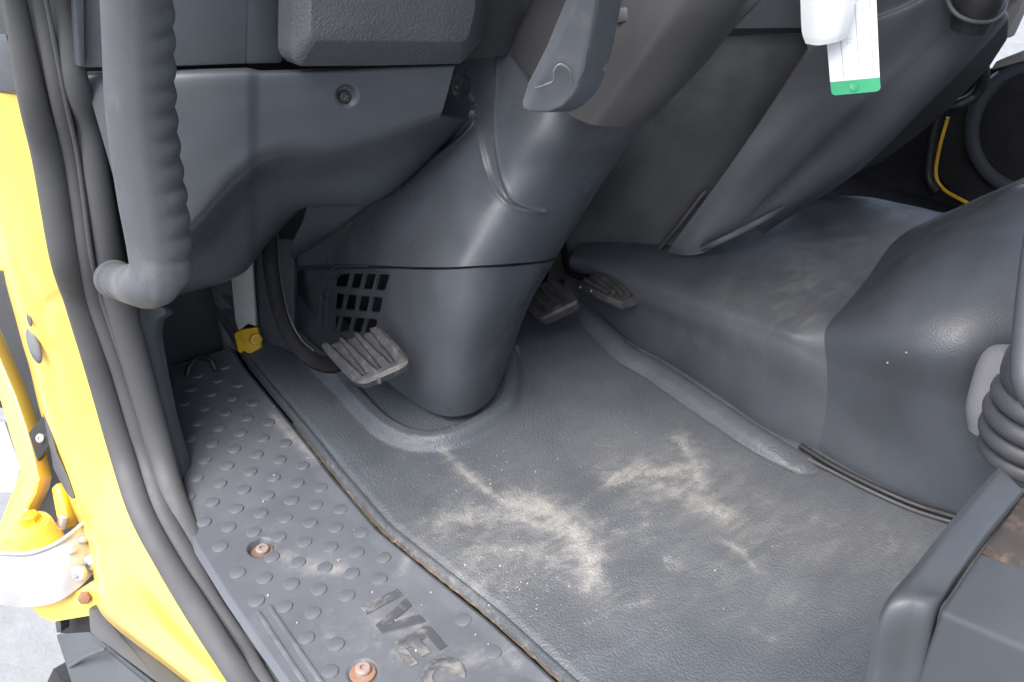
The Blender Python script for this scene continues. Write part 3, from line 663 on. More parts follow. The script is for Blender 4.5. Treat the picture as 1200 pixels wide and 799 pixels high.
link('strut', slab('strut', pts([(266, 280, 1.16), (294, 280, 1.16), (297, 330, 1.158), (300.5, 383, 1.15), (290, 379, 1.15), (279, 388, 1.15), (275, 375, 1.152)]), VIEW * .01, .003), m_strut, st)
link('foot', slab('foot', pts([(274, 391, 1.148), (282, 386, 1.148), (301, 383, 1.145), (306, 407, 1.135), (294, 414, 1.135), (279, 413, 1.137)]), VIEW * .012, .002), m_yellow2, st)
link('nut', lathe('nut', P(300, 398, t=1.138), -ray(300, 398) + RIGHT * .4, [(.0085, -.006), (.0085, .002), (.007, .003), (.004, .003), (.004, .005), (0, .005)], 6), m_yellow2, st)

# ================================================================== WEATHERSTRIP AND DOOR PILLAR
def T(y): return float(np.interp(y, [-60, 0, 140, 280, 400, 480, 560, 640, 720, 799, 860, 930, 1010], [.60, .64, .71, .78, .86, .90, .915, .86, .80, .74, .695, .63, .585]))
ws = thing('door_weatherstrip', 'black rubber door weatherstrip of three parallel beads down the door opening', 'weatherstrip', P(240, 700, t=.82))
def strip(name, path, dt, mat_, prof=None):
    C = spline(np.array([(a, b, r) for a, b, r in path], float), 90)
    ts = np.array([T(b) for b in C[:, 1]]); ts = np.convolve(np.pad(ts, 6, mode='edge'), np.ones(13) / 13, 'valid') + dt
    W = np.array([P(a, b, t=t) for (a, b, _), t in zip(C, ts)]); rad = C[:, 2] / FOC * ts
    pr = circ(1, 20, .72) if prof is None else prof
    return link(name, sweep(name, W, pr, scale=rad, smooth_path=False, face_cam=True), mat_, ws)
strip('outer_bead', [(4, -50, 13), (17, 0, 13), (38, 113, 16), (57, 188, 17.5), (76, 300, 16.5), (91, 355, 14), (117, 440, 14), (143, 530, 14), (166, 600, 14), (199, 662, 14), (233, 717, 15), (280, 790, 15), (330, 862, 16), (385, 930, 17), (432, 1010, 18)], 0, m_seal)
strip('middle_bead', [(30, -50, 11), (47, 0, 11), (69, 113, 10.5), (85, 188, 10), (101, 300, 9.5), (114, 358, 10), (140, 432, 10), (161, 500, 11), (174, 550, 11), (191, 600, 12), (219, 652, 12), (248, 703, 11), (284, 755, 10), (306, 790, 9), (352, 862, 9), (403, 930, 10), (453, 1010, 10)], .006, m_seal)
strip('inner_bead', [(58, -50, 13), (70, 0, 13), (90, 100, 14), (104, 150, 14), (117, 225, 15), (128, 300, 16), (143, 364, 17), (165, 445, 16), (186, 520, 15), (203, 580, 14), (231, 640, 12), (264, 700, 11), (298, 757, 10), (322, 795, 9), (366, 862, 9), (416, 930, 10), (468, 1010, 10)], .011, m_seal)
strip('thin_lip', [(40, -50, 3), (54, 0, 3), (76, 113, 3), (92, 188, 3), (107, 300, 3), (119, 350, 3), (150, 440, 3), (172, 505, 3), (186, 550, 3), (206, 605, 3)], .001, m_seal)
C = spline(np.array([(228, 690), (247, 722), (270, 760), (296, 795), (330, 845)], float), 70)
gg = np.array([[P(a + k, b - k * .3, t=T(b) + .010) for k in np.linspace(-5, 5, 6)] for a, b in C]); gg += RNG.uniform(-.0009, .0009, gg.shape)
tag(link('sill_grit', grid_mesh('sill_grit', gg, None, .001), m_grit), kind='stuff')
ip = thing('pillar_inner_wall', 'dark inner wall of the door pillar seen between weatherstrip and dash trim', 'pillar lining', (0.17, 0.9, 0.1))
link('wall_skin', box('wall_skin', (0.135, 0.86, -0.06), (0.15, 1.22, 1.0), .003), m_shell, ip)
link('wall_skin', slab('wall_skin', [P(60, -80, t=.69), P(104, 85, t=.735), P(150, 330, t=.88), P(150, 330, t=1.05), P(104, 85, t=1.0), P(60, -80, t=.95)], RIGHT * .004, .001), m_shell, ip)
kt = thing('sill_trim', 'narrow dark plastic kick trim with a hooked top below the grab handle', 'kick trim', P(215, 560, t=.93))
tr = [(161, 360, .895), (176, 354, .90), (192, 361, .905), (195, 367, .907), (184, 374, .905), (181, 390, .905), (187, 425, .915), (200, 490, .93), (219, 556, .945), (212, 570, .94), (196, 545, .93), (179, 470, .91), (167, 400, .90)]
link('trim_skin', slab('trim_skin', pts(tr), VIEW * .014 + RIGHT * .003, .0025), m_panel, kt)

dp = thing('door_pillar', 'glossy yellow painted cab door pillar curving down outside the weatherstrip', 'door pillar', P(160, 760, t=.86))
ysP = [60, 107, 200, 283, 330, 370, 400, 430, 480, 535, 583, 620, 671, 718, 781, 850, 930, 1010]
Lx = [-75, -55, -25, 0, 10, 21, 29, 38, 50, 68, 84, 98, 112, 123, 200, 285, 345, 398]
Rx = [27, 36, 58, 73, 84, 97, 106, 114, 130, 145, 160, 176, 206, 235, 276, 325, 383, 432]
G = []
for y, l, r in zip(ysP, Lx, Rx):
    t = T(y) + .006; w = r - l; dl_ = .055 if y < 700 else .03
    ins_ = 14 if y < 720 else 6
    G.append([P(l - 3, y + 2, t=t + dl_ + .07), P(l - 1, y, t=t + dl_ + .03), P(l + ins_ * .35, y, t=t + dl_), P(l + ins_ + 2, y - 1, t=t + dl_ * .72), P(l + w * .5, y, t=t + dl_ * .42), P(l + w * .8, y, t=t + .012), P(r, y, t=t), P(r + 10, y, t=t + .015)])
G = surf(np.array(G), 180, 90); N = normals(G); Q = pix(G)
dS, sS, _ = seg_dist(Q, [(20, 318), (48, 362), (95, 335)]); dS2, _, _ = seg_dist(Q, [(48, 362), (62, 450), (88, 560), (100, 610)])
dS3, _, _ = seg_dist(Q, [(100, 640), (140, 640), (175, 690), (230, 760)])
G = G - N * (.0035 * np.exp(-(dS / 9) ** 2) + .0025 * np.exp(-(dS2 / 8) ** 2) + .002 * np.exp(-(dS3 / 10) ** 2))[..., None]
link('pillar_skin', grid_mesh('pillar_skin', G, None, .003), m_yellow, dp)
def blob(name, px, py_, t, rx, ry, ang, h, mt, parent, n=20):
    c = P(px, py_, t=t); nn = -ray(px, py_); nn /= np.linalg.norm(nn); V = []; ca, sa = math.cos(ang), math.sin(ang); F = []
    rings = [(1, -.3), (1, .25), (.85, .7), (.5, .95), (.0, 1)]
    for k, hh_ in rings:
        for a in np.linspace(0, 2 * math.pi, n, endpoint=False):
            u, v = rx * k * math.cos(a), ry * k * math.sin(a); V.append(c + (RIGHT * (u * ca - v * sa) - UP * (u * sa + v * ca)) * t / FOC + nn * h * hh_)
    for r in range(len(rings) - 1):
        for j in range(n): F.append((r * n + j, r * n + (j + 1) % n, (r + 1) * n + (j + 1) % n, (r + 1) * n + j))
    me = mesh_py(name, V, F); bm = bmesh.new(); bm.from_mesh(me); bmesh.ops.remove_doubles(bm, verts=bm.verts, dist=1e-6); bmesh.ops.recalc_face_normals(bm, faces=bm.faces); bm.to_mesh(me); bm.free()
    return link(name, me, mt, parent)
blob('rubber_plug', 40, 405, T(405) + .045, 7.5, 22, -.32, .004, m_grip, dp)
blob('small_plug', 34.5, 375, T(375) + .047, 2.6, 8, -.3, .002, m_grip, dp)
tag(link('pillar_trim', slab('pillar_trim', pts([(-40, 36, .72), (6, 39, .66), (13, 62, .665), (21, 106, .69), (-40, 110, .76)]), VIEW * .02, .003), m_seat),
    'grey plastic cap on the yellow pillar top, at the left edge beside the weatherstrip', 'pillar cap')

# ================================================================== GRAB HANDLE
gh = thing('grab_handle', 'thick grey rubber grab handle with finger ridges and a hooked lower end', 'grab handle', P(180, 340, t=.66))
path = [(160, -70, .52), (161, 0, .55), (163, 60, .572), (165, 120, .592), (171, 180, .612), (180, 240, .632), (187, 290, .648), (187, 318, .656), (176, 332, .667), (160, 333, .69), (146, 332, .73), (136, 328, .78)]
C = spline(np.array(path, float), 150); W = np.array([P(a, b, t=t) for a, b, t in C])
rp = np.interp(np.linspace(0, 1, 150), [0, .1, .45, .6, .68, .75, .82, .9, 1], [40, 40, 38, 34, 31, 29, 25, 22, 20])
rad = rp / FOC * C[:, 2]
T_, A_, B_ = frames(W); ang = np.linspace(0, 2 * math.pi, 40, endpoint=False); V = []; F = []
L_ = np.concatenate([[0], np.cumsum(np.linalg.norm(np.diff(W, axis=0), axis=1))])
for i in range(150):
    rt = RIGHT - (RIGHT @ T_[i]) * T_[i]; rt /= np.linalg.norm(rt); nn = np.cross(T_[i], rt)
    on = sstep(L_[i], .02, .05) * (1 - sstep(L_[i], L_[-1] * .70, L_[-1] * .76))
    for a in ang:
        d_ = math.cos(a); bump = .0030 * on * max(0, d_) ** 4 * (abs(math.sin(L_[i] * math.pi / .0190)) - .7)
        seam_ = .0005 * math.exp(-((a - 1.25) / .06) ** 2) + .0005 * math.exp(-((a - 2 * math.pi + 1.25) / .06) ** 2)
        V.append(W[i] + (rt * d_ + nn * math.sin(a)) * (rad[i] + bump + seam_))
for i in range(149):
    for j in range(40): F.append((i * 40 + j, i * 40 + (j + 1) % 40, (i + 1) * 40 + (j + 1) % 40, (i + 1) * 40 + j))
F.append(tuple(range(40))); F.append(tuple(149 * 40 + j for j in range(40)))
me = mesh_py('grip', V, F); bm = bmesh.new(); bm.from_mesh(me); bmesh.ops.recalc_face_normals(bm, faces=bm.faces); bm.to_mesh(me); bm.free(); sharp(me, 50)
link('grip', me, m_grip, gh)
link('mounting_foot', lathe('mounting_foot', W[-1], W[-1] - W[-4], [(.0165, -.004), (.018, 0), (.018, .01), (.012, .04)], 28), m_grip, gh)

# ================================================================== PEDALS
def pedal_pad(name, corners, ridges, mt, parent, h=.004, thick=.009, round_=.55, runout=.8):
    """corners: top-left, top-right, bottom-right, bottom-left (3-D); ridges run from the top edge down"""
    c = np.array(corners); n = 60; u = np.linspace(-1, 1, n); U_, V_ = np.meshgrid(u, u)
    p = 6.0; k = np.maximum(np.abs(U_), np.abs(V_)) / ((np.abs(U_) ** p + np.abs(V_) ** p) ** (1 / p) + 1e-9)
    Us, Vs = U_ * k, V_ * k; a, b = (Us + 1) / 2, (Vs + 1) / 2
    G = c[0] * ((1 - a) * (1 - b))[..., None] + c[1] * (a * (1 - b))[..., None] + c[2] * (a * b)[..., None] + c[3] * ((1 - a) * b)[..., None]
    pn = np.cross(c[1] - c[0], c[3] - c[0]); pn /= np.linalg.norm(pn); pn = pn if pn @ (CAM - c[0]) > 0 else -pn; N = np.broadcast_to(pn, G.shape)
    grv = np.ones_like(a)
    for q in range(1, ridges): grv = np.minimum(grv, sstep(np.abs(a - q / ridges + .01) - .062 * (1 - b), .010, .040) )
    grv = np.where(b > runout, np.maximum(grv, sstep(b, runout, runout + .06)), grv); grv = np.where(b < .05, np.maximum(grv, 0), grv)
    edge = np.minimum(np.minimum(a, 1 - a), np.minimum(b, 1 - b))
    G = G + N * (h * (grv - 1) - .0025 * (1 - sstep(edge, 0, .06)))[..., None]
    return link(name, grid_mesh(name, G, None, thick, N), mt, parent)
cp = thing('clutch_pedal', 'left foot pedal with pale worn ribbed rubber pad on a curved black arm', 'pedal', P(420, 445, t=.95))
pad = [P(371, 402, t=.995), P(443, 379, t=.985), P(484, 424, t=.945), P(418, 453, t=.945)]
pedal_pad('pedal_pad', pad, 4, m_pedal, cp, h=.0075)
arm = [(316, 240, 1.0), (316, 275, 1.0), (318, 315, 1.0), (327, 360, 1.0), (343, 398, 1.0), (364, 420, 1.0), (386, 428, .995), (402, 424, .99)]
link('pedal_arm', sweep('pedal_arm', pts(arm), rrect(.009, .0042, .0012), n=70), m_gloss, cp)
link('arm_edge_highlight', sweep('arm_edge_highlight', pts([(324, 250, .99), (326, 290, .99), (330, 330, .99), (339, 370, .988), (353, 397, .985), (368, 411, .98)]), circ(.0011, 8), n=50), m_darkscrew, cp)  # thin paler bead imitates the highlight along the arm's edge
link('arm_bush', lathe('arm_bush', P(313, 268, t=.985), -ray(313, 268), [(.009, -.01), (.009, .002), (.006, .005), (0, .005)], 20), m_black, cp)
link('rubber_nib', lathe('rubber_nib', P(445, 446, t=.95), UP * -1 + RIGHT * .1, [(.0035, -.004), (.003, .002), (.0015, .004), (0, .0042)], 12), m_pedal, cp)

bp_ = thing('brake_pedal', 'middle ribbed dark rubber pedal half hidden behind the steering column cover', 'pedal', P(640, 374, t=1.15))
pedal_pad('pedal_pad', [P(598, 343, t=1.19), P(647, 322, t=1.18), P(681, 352, t=1.14), P(632, 376, t=1.14)], 4, m_pedal2, bp_, h=.0045, thick=.012, runout=.78)
link('pedal_arm', sweep('pedal_arm', pts([(652, 230, 1.24), (646, 280, 1.23), (636, 320, 1.22), (632, 345, 1.19)]), rrect(.009, .004, .0015), n=40), m_gloss, bp_)
ap = thing('accelerator_pedal', 'right foot pedal with angular black tread pad on a bent rod', 'pedal', P(715, 355, t=1.17))
ptop = [P(678, 329, t=1.185), P(700, 319.5, t=1.185), P(716, 319.5, t=1.18), P(738, 333, t=1.165), P(749.5, 348, t=1.155), P(729, 354, t=1.15), P(709, 345, t=1.155)]
link('pedal_pad', slab('pedal_pad', ptop, UP * -.010 + VIEW * .004, .0015), m_pedal2, ap)
for k in range(4):
    f = (k + .6) / 4.4; a = ptop[0] * (1 - f) + ptop[2] * f * 1.0 + 0 * f; b = ptop[6] * (1 - f) + ptop[4] * f
    a = P(685 + 11 * k, 328 - 1.5 * k + .5, t=1.178); b = P(713 + 8.5 * k, 344 + 1.6 * k, t=1.153)
    link('tread_bar', sweep('tread_bar', [a + UP * .001, b + UP * .001], rrect(.0030, .0022, .001), n=2, smooth_path=False), m_pedal2, ap)
for q in ((680, 336.5), (693, 341)):
    link('rivet', lathe('rivet', P(q[0], q[1], t=1.156), -ray(*q), [(.0018, -.002), (.0016, .001), (0, .0013)], 10), m_darkscrew, ap)
link('pedal_rod', sweep('pedal_rod', pts([(656, 262, 1.26), (660, 285, 1.24), (662, 303, 1.225), (666, 316, 1.21), (676, 323, 1.20), (690, 326, 1.19)]), circ(.0048, 12), n=60), m_gloss, ap)

# ================================================================== CENTRE CONSOLE
co = thing('centre_console', 'big sloping dark grey centre console behind the hanging paper tag', 'console', P(830, 298, t=1.16))
rows = [
 [(948, -60, .93), (1000, -60, .93), (1070, -60, .93), (1130, -60, .93), (1200, -58, .94), (1225, -40, .96), (1230, -30, 1.02)],
 [(945.5, 46, .996), (989, 26, .982), (1047, 6, .973), (1102, -16, .964), (1154, -21, .964), (1177, 5, .983), (1181, 11, 1.048)],
 [(944, 62, 1.0), (990, 40, .985), (1050, 20, .975), (1105, -5, .965), (1155, -10, .965), (1176, 18, .985), (1180, 24, 1.05)],
 [(905, 122, 1.04), (950, 105, 1.025), (1000, 85, 1.012), (1050, 66, 1.005), (1095, 50, 1.0), (1131, 66, 1.02), (1138, 72, 1.08)],
 [(862, 185, 1.085), (900, 172, 1.065), (945, 152, 1.05), (985, 135, 1.04), (1025, 118, 1.035), (1078, 118, 1.05), (1086, 124, 1.11)],
 [(822, 240, 1.13), (855, 232, 1.11), (890, 216, 1.095), (925, 200, 1.085), (960, 182, 1.08), (1004, 190, 1.09), (1012, 196, 1.15)],
 [(790, 284, 1.165), (812, 284, 1.15), (840, 272, 1.135), (868, 258, 1.125), (895, 243, 1.12), (935, 238, 1.125), (945, 242, 1.18)],
 [(782, 296, 1.18), (800, 299, 1.165), (818, 298, 1.155), (838, 290, 1.145), (858, 280, 1.14), (885, 271, 1.14), (895, 274, 1.19)]]
link('console_side', grid_mesh('console_side', surf([pts(r) for r in rows], 110, 110), None, .004), m_dash, co)
link('kick_edge', sweep('kick_edge', pts([(822, 291, 1.14), (840, 284, 1.13), (870, 270, 1.12), (900, 254, 1.115), (918, 243, 1.115)]), rrect(.006, .0075, .004), scale=[.7, 1, 1, .9, .5], n=40), m_dark, co)
tk = thing('tunnel_side_trim', 'nearly black flat trim panel between steering shroud and centre console', 'console trim', P(740, 280, t=1.22))
rows = [[(770, 60, 1.10), (855, 43, 1.08), (955, 40, 1.06)], [(735, 160, 1.15), (810, 135, 1.12), (912, 120, 1.10)], [(685, 230, 1.22), (750, 220, 1.18), (845, 215, 1.155)], [(640, 305, 1.27), (720, 293, 1.235), (795, 293, 1.20)]]
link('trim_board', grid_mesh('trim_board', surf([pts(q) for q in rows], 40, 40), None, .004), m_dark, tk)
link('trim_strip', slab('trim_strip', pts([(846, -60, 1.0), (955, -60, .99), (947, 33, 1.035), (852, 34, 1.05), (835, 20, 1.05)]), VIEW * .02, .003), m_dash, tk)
link('trim_channel', sweep('trim_channel', pts([(772, 292, 1.19), (800, 258, 1.16), (820, 232, 1.145), (828, 224, 1.14)]), rrect(.003, .003, .0012), n=20), m_black, tk)
link('gap_backing', slab('gap_backing', pts([(650, -60, 1.3), (965, -60, 1.25), (960, 60, 1.22), (800, 300, 1.32), (640, 330, 1.36)]), VIEW * .004, 0), m_black, tk)
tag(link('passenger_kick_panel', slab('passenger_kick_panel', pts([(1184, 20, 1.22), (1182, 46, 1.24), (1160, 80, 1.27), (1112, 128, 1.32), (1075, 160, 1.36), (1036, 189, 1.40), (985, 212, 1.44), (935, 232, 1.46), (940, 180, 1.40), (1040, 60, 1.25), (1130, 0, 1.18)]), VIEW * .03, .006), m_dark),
    'dark lower dash panel of the passenger side, beyond the sloping console', 'dash panel')
kn = thing('gear_knob', 'black rounded knob set in the console top at the upper right', 'knob', P(1145, 20, t=.95))
link('knob_head', lathe('knob_head', P(1146, 3, t=.945), UP * .75 - VIEW * .62, [(.020, -.03), (.025, -.006), (.0275, .004), (.0275, .014), (.025, .026), (.018, .036), (.009, .041), (0, .042)], 32), m_black, kn)
link('knob_rim', sweep('knob_rim', pts([(1109, -6, .955), (1114, 9, .945), (1125, 20, .938), (1143, 26, .935), (1161, 25, .937), (1174, 15, .945), (1179, 2, .955)]), circ(.0026, 12), n=50), m_dash, kn)

# paper tag
tg = thing('paper_tag', 'white paper tag with lined columns and green end strip hanging before the console', 'tag', P(1000, 110, t=.86))
tp = .86
def Pt(x, y, lift=0.0): return P(x, y, t=tp - lift + .0002 * (y - 40) * .3)
link('lined_sheet', slab('lined_sheet', [Pt(*q) for q in [(960, -60), (1024, -60), (1027, 0), (1031, 91), (973, 96.5), (969, 50)]], VIEW * .0006, 0), m_paper, tg)
link('green_strip', slab('green_strip', [Pt(*q) for q in [(973, 96.6), (1031, 91.1), (1032, 103), (1030.5, 106), (1027, 107.5), (979, 112), (975, 110.5), (974, 107)]], VIEW * .0006, 0), m_green, tg)
link('punch_mark', lathe('punch_mark', Pt(1001, 101.5, .0004), -VIEW, [(.005, 0), (.005, .0004), (.0046, .0007), (0, .0007)], 24), m_green, tg)
for a, b in (((983, 20), (989, 92)), ((1001, -10), (1007, 89)), ((1018, -10), (1024, 88))):
    w = RIGHT * .00035; p, q = Pt(a[0], a[1], .0004), Pt(b[0], b[1], .0004)
    link('ruled_line', slab('ruled_line', [p - w, p + w, q + w, q - w], VIEW * .0002, 0), m_line, tg)
def stroke_text(txt, px, py, size, parent):
    cu = bpy.data.curves.new('printed_digits', 'FONT'); cu.body = txt; cu.size = size; cu.extrude = .0001
    o = bpy.data.objects.new('printed_digits', cu); COL.objects.link(o); cu.materials.append(m_faint)
    dn = Pt(px + 3, py + 60) - Pt(px, py); dn /= np.linalg.norm(dn); ac = -RIGHT - (-RIGHT @ dn) * dn; ac /= np.linalg.norm(ac); n = np.cross(dn, -ac) 
    ac = -ac
    n = np.cross(dn, ac); 
    if n @ VIEW > 0: ac = -ac; n = -n
    me = bpy.data.meshes.new_from_object(o); bpy.data.objects.remove(o); o = bpy.data.objects.new('printed_digits', me); COL.objects.link(o)
    if not me.materials: me.materials.append(m_faint)
    o.parent = parent; R = Matrix(((dn[0], ac[0], n[0]), (dn[1], ac[1], n[1]), (dn[2], ac[2], n[2]))).to_4x4()
    o.matrix_local = Matrix.Translation(Vector([float(c) for c in Pt(px, py, .0008)]) - parent.location) @ R
stroke_text('51 2110 111', 1009, -4, .0085, tg); stroke_text('22', 992, 43, .0085, tg)
fold = [[P(936, -60, t=.83), P(960, -60, t=.825), P(985, -60, t=.825), P(1006, -60, t=.835)], [P(938, 0, t=.835), P(962, 0, t=.828), P(985, -2, t=.828), P(1003, -3, t=.838)],
        [P(939.5, 36, t=.838), P(962, 40, t=.832), P(982, 36, t=.832), P(996, 30, t=.842)], [P(944, 51.5, t=.842), P(960, 53.5, t=.837), P(980, 49.5, t=.837), P(991, 46, t=.845)]]
link('blank_sheet', grid_mesh('blank_sheet', surf(fold, 24, 20), None, .0004), m_paper, tg)

# ================================================================== PASSENGER DOOR
pd_ = thing('passenger_door', 'far passenger door with round black speaker and yellow edge line', 'door', (1.72, 0.5, -0.1))
def PX(x_, y_, X): return P(x_, y_, x=X)
dpl = [(1142, 98), (1166, 76), (1200, 60), (1330, 10), (1330, 330), (1140, 242), (1112, 226), (1098, 204), (1101, 175), (1112, 137)]
link('door_card', slab('door_card', [PX(a, b, 1.70) for a, b in dpl], (.03, 0, 0), .006), m_dark, pd_)
link('door_outer', slab('door_outer', [PX(a, b, 1.745) for a, b in [(1080, 140), (1120, 100), (1166, 78), (1200, 64), (1330, 14), (1330, 360), (1140, 285), (1080, 255)]], (.01, 0, 0), .002), m_shell, pd_)
link('edge_line', sweep('edge_line', [PX(a, b, 1.675) for a, b in [(1111, 138), (1103, 165), (1098, 190), (1097, 205), (1101, 216), (1110, 225), (1126, 234), (1150, 246)]], rrect(.0035, .006, .002), n=60), m_yellow2, pd_)
link('door_seal', sweep('door_seal', [PX(a, b, 1.655) for a, b in [(1100, 130), (1093, 160), (1088, 195), (1089, 212), (1098, 225)]], circ(.010, 12), n=40), m_black, pd_)
link('sill_ledge', slab('sill_ledge', [PX(a, b, 1.66) for a, b in [(1158, 84), (1166, 72), (1202, 58), (1330, 4), (1330, 24), (1202, 72)]], (.06, 0, 0), .008), m_beige, pd_)
sp0 = PX(1214, 152, 1.68)
link('speaker_ring', lathe('speaker_ring', sp0, (-1, 0, 0), [(.130, -.02), (.128, .002), (.120, .010), (.112, .012), (.104, .010), (.100, .002), (.098, -.002)], 56), m_panel, pd_)
link('speaker_mesh', lathe('speaker_mesh', sp0, (-1, 0, 0), [(.099, -.004), (.097, .004), (.07, .009), (.03, .011), (0, .0115)], 48), m_cloth, pd_)
tag(link('far_pillar_trim', slab('far_pillar_trim', [PX(a, b, 1.55) for a, b in [(1148, -40), (1215, -50), (1198, 5), (1180, 45), (1160, 50), (1150, 30)]], (.03, 0, 0), .006), m_beige), 'pale beige pillar trim at the top right beyond the black knob', 'pillar trim')
bh = thing('door_check_cable', 'black corrugated cable sleeve in the far passenger door gap', 'cable', P(1120, 120, t=1.5))
link('sleeve', sweep('sleeve', pts([(1152, 70, 1.42), (1152, 95, 1.45), (1142, 112, 1.47), (1126, 122, 1.48), (1112, 126, 1.49)]), circ(.009, 12), scale=[1, 1.15] * 2 + [1], n=40), m_black, bh)

# ================================================================== SEAT BASE, BELLOWS, LEVER
sb = thing('seat_pedestal', 'grey plastic driver seat base corner with a boxed side cover in the lower right', 'seat base', P(1100, 780, t=.6))
rows = [
 [(1172, 545, .655), (1166, 552, .640), (1115, 609, .590), (1072, 663, .548), (1033, 714, .515), (1016, 790, .535), (1000, 860, .56)],
 [(1178, 553, .642), (1172, 558, .630), (1122, 616, .580), (1081, 668, .538), (1044, 708, .508), (1030, 785, .527), (1012, 860, .55)],
 [(1192, 568, .630), (1186, 572, .622), (1136, 628, .570), (1096, 682, .530), (1070, 708, .504), (1056, 785, .525), (1038, 860, .55)],
 [(1203, 577, .630), (1196, 581, .622), (1148, 640, .568), (1113, 690, .528), (1098, 714, .506), (1084, 780, .522), (1070, 860, .55)],
 [(1205, 579, .66), (1198, 584, .65), (1150, 643, .60), (1115, 694, .555), (1100, 718, .535), (1088, 782, .55), (1074, 860, .58)]]
link('front_cover', grid_mesh('front_cover', surf([pts(r) for r in rows], 70, 90), None, .003), m_seat, sb)
tf = [P(1149, 646, t=.535), P(1290, 694, t=.45), P(1290, 800, t=.425), P(1101, 716, t=.498)]
bx = slab('side_cover', tf, np.array([0, 0, -.20]), .0035, seg=3)
link('side_cover', bx, m_seat, sb)
link('slide_rail', slab('slide_rail', [P(1198, 580, z=.19), P(1330, 560, z=.19), P(1330, 760, z=.19), P(1150, 646, z=.19)], (0, 0, -.03), .002), m_rustplate, sb)
link('cover_gap_shade', slab('cover_gap_shade', pts([(1080, 725, .54), (1100, 720, .54), (1085, 880, .56), (1060, 880, .56)]), VIEW * .04, .002), m_black, sb)  # black slab stands in for the shade in the gap between the covers
hb = thing('handbrake_bellows', 'folded grey rubber bellows with a pale sleeve beside the seat base, right edge', 'bellows', P(1205, 560, t=.78))
cb = P(1214, 530, t=.76); axb = np.array([-.02, .0, 1.0])
prof = []
zz = 0.0
for k, r in enumerate((.047, .051, .052, .050)):
    zz = k * .0185
    for a in np.linspace(-80, 80, 9): prof.append((r - .009 + .009 * math.cos(math.radians(a)), zz + .0090 * math.sin(math.radians(a))))
z1 = zz + .009
prof += [(.044, z1 + .002), (.047, z1 + .010), (.047, z1 + .024), (.042, z1 + .040), (.037, z1 + .046), (.036, z1 + .049), (.040, z1 + .056), (.041, z1 + .068), (.034, z1 + .084), (.02, z1 + .094), (0, z1 + .096)]
link('bellows_fold', lathe('bellows_fold', cb, axb, prof, 44), m_boot, hb)
link('sleeve', lathe('sleeve', P(1188, 452, t=.79), np.array([.25, .1, 1.0]), [tuple(q) for q in spline(np.array([(.026, -.05), (.033, -.03), (.0345, -.005), (.0335, .018), (.028, .03), (.02, .034), (.010, .036)]), 40)], 40), m_sleeve, hb)
tag(link('seat_armrest_edge', sweep('seat_armrest_edge', pts([(1225, 230, .62), (1214, 300, .61), (1206, 370, .60), (1202, 420, .59), (1204, 450, .585), (1222, 480, .58)]), circ(.0095, 16), n=40), m_dash),
    'dark upright padded edge cut off by the right picture border above the bellows', 'armrest')

# ================================================================== DOOR HINGE AREA, OUTSIDE LEFT
wa = thing('hinge_gap_shade', 'black board standing in for the shade behind the yellow door hinge', 'shade backing', (0.0, 1.15, -0.1))
link('shade_board', slab('shade_board', pts([(-60, 300, 1.22), (5, 300, 1.20), (60, 470, 1.18), (130, 640, 1.12), (120, 730, 1.08), (70, 735, 1.10), (30, 600, 1.2), (22, 560, 1.22), (8, 480, 1.22), (-60, 460, 1.25)]), VIEW * .02, .002), m_black, wa)  # black board puts the shade of the gap behind the hinge into colour
dr = thing('driver_door', 'yellow edge of the opened driver door with grey trim at the left border', 'door', P(10, 640, t=1.02))
bar = [(-60, 300, 1.08), (-14, 388, 1.06), (0, 420, 1.055), (18, 462, 1.045), (31, 500, 1.04), (41, 538, 1.03), (46, 562, 1.02), (43, 578, 1.02), (33, 596, 1.015), (26, 612, 1.01), (23, 634, 1.0), (10, 640, 1.0), (-12, 632, 1.01), (2, 606, 1.015), (14, 576, 1.02), (23, 550, 1.03), (12, 512, 1.04), (0, 470, 1.05), (-60, 400, 1.08)]
link('door_edge', slab('door_edge', pts(bar), VIEW * .03, .004), m_yellow, dr)
link('trim_panel', slab('trim_panel', pts([(-80, 495, 1.16), (5, 494, 1.12), (24, 548, 1.11), (15, 578, 1.11), (-80, 580, 1.14)]), VIEW * .02, .004), m_doorgrey, dr)
link('upper_flange', slab('upper_flange', pts([(-40, 270, 1.0), (-2, 285, .97), (4, 300, .965), (5, 317, .965), (-40, 320, 1.0)]), VIEW * .02, .003), m_yellow, dr)
hg = thing('hinge_assembly', 'chunky yellow painted lower door hinge with hexagon bolt and pin', 'hinge', P(40, 650, t=1.0))
kc = P(46, 634, t=1.0)
link('knuckle', lathe('knuckle', kc, (0, 0, 1), [(.026, -.03), (.027, -.006), (.026, .008), (.022, .014), (.020, .026), (.018, .030), (0, .030)], 32), m_yellow, hg)
top = kc + np.array([0, 0, .030])
hb_ = link('hinge_bolt', lathe('hinge_bolt', top, (0, 0, 1), [(.0135, 0), (.0135, .003), (.0095, .0032), (.0095, .0105), (.0075, .012), (0, .012)], 6), m_yellow2, hg)
link('bolt_washer', lathe('bolt_washer', top, (0, 0, 1), [(.0155, 0), (.0155, .0018), (.013, .002), (0, .002)], 28), m_yellow, hb_)
fl = [(-60, 640, .99), (-10, 634, .985), (26, 638, .98), (50, 640, .975), (66, 632, .985), (76, 625, 1.0), (82, 640, .99), (60, 652, .965), (30, 660, .955), (-10, 660, .96), (-60, 662, .97)]
link('hinge_flange', slab('hinge_flange', pts(fl), np.array([0, 0, -.03]), .004), m_yellow, hg)
link('hinge_ear', slab('hinge_ear', pts([(60, 572, 1.03), (66, 566, 1.03), (71, 570, 1.03), (79, 606, 1.02), (82, 618, 1.02), (72, 622, 1.015), (66, 605, 1.02)]), VIEW * .012 + RIGHT * .004, .002), m_yellow2, hg)
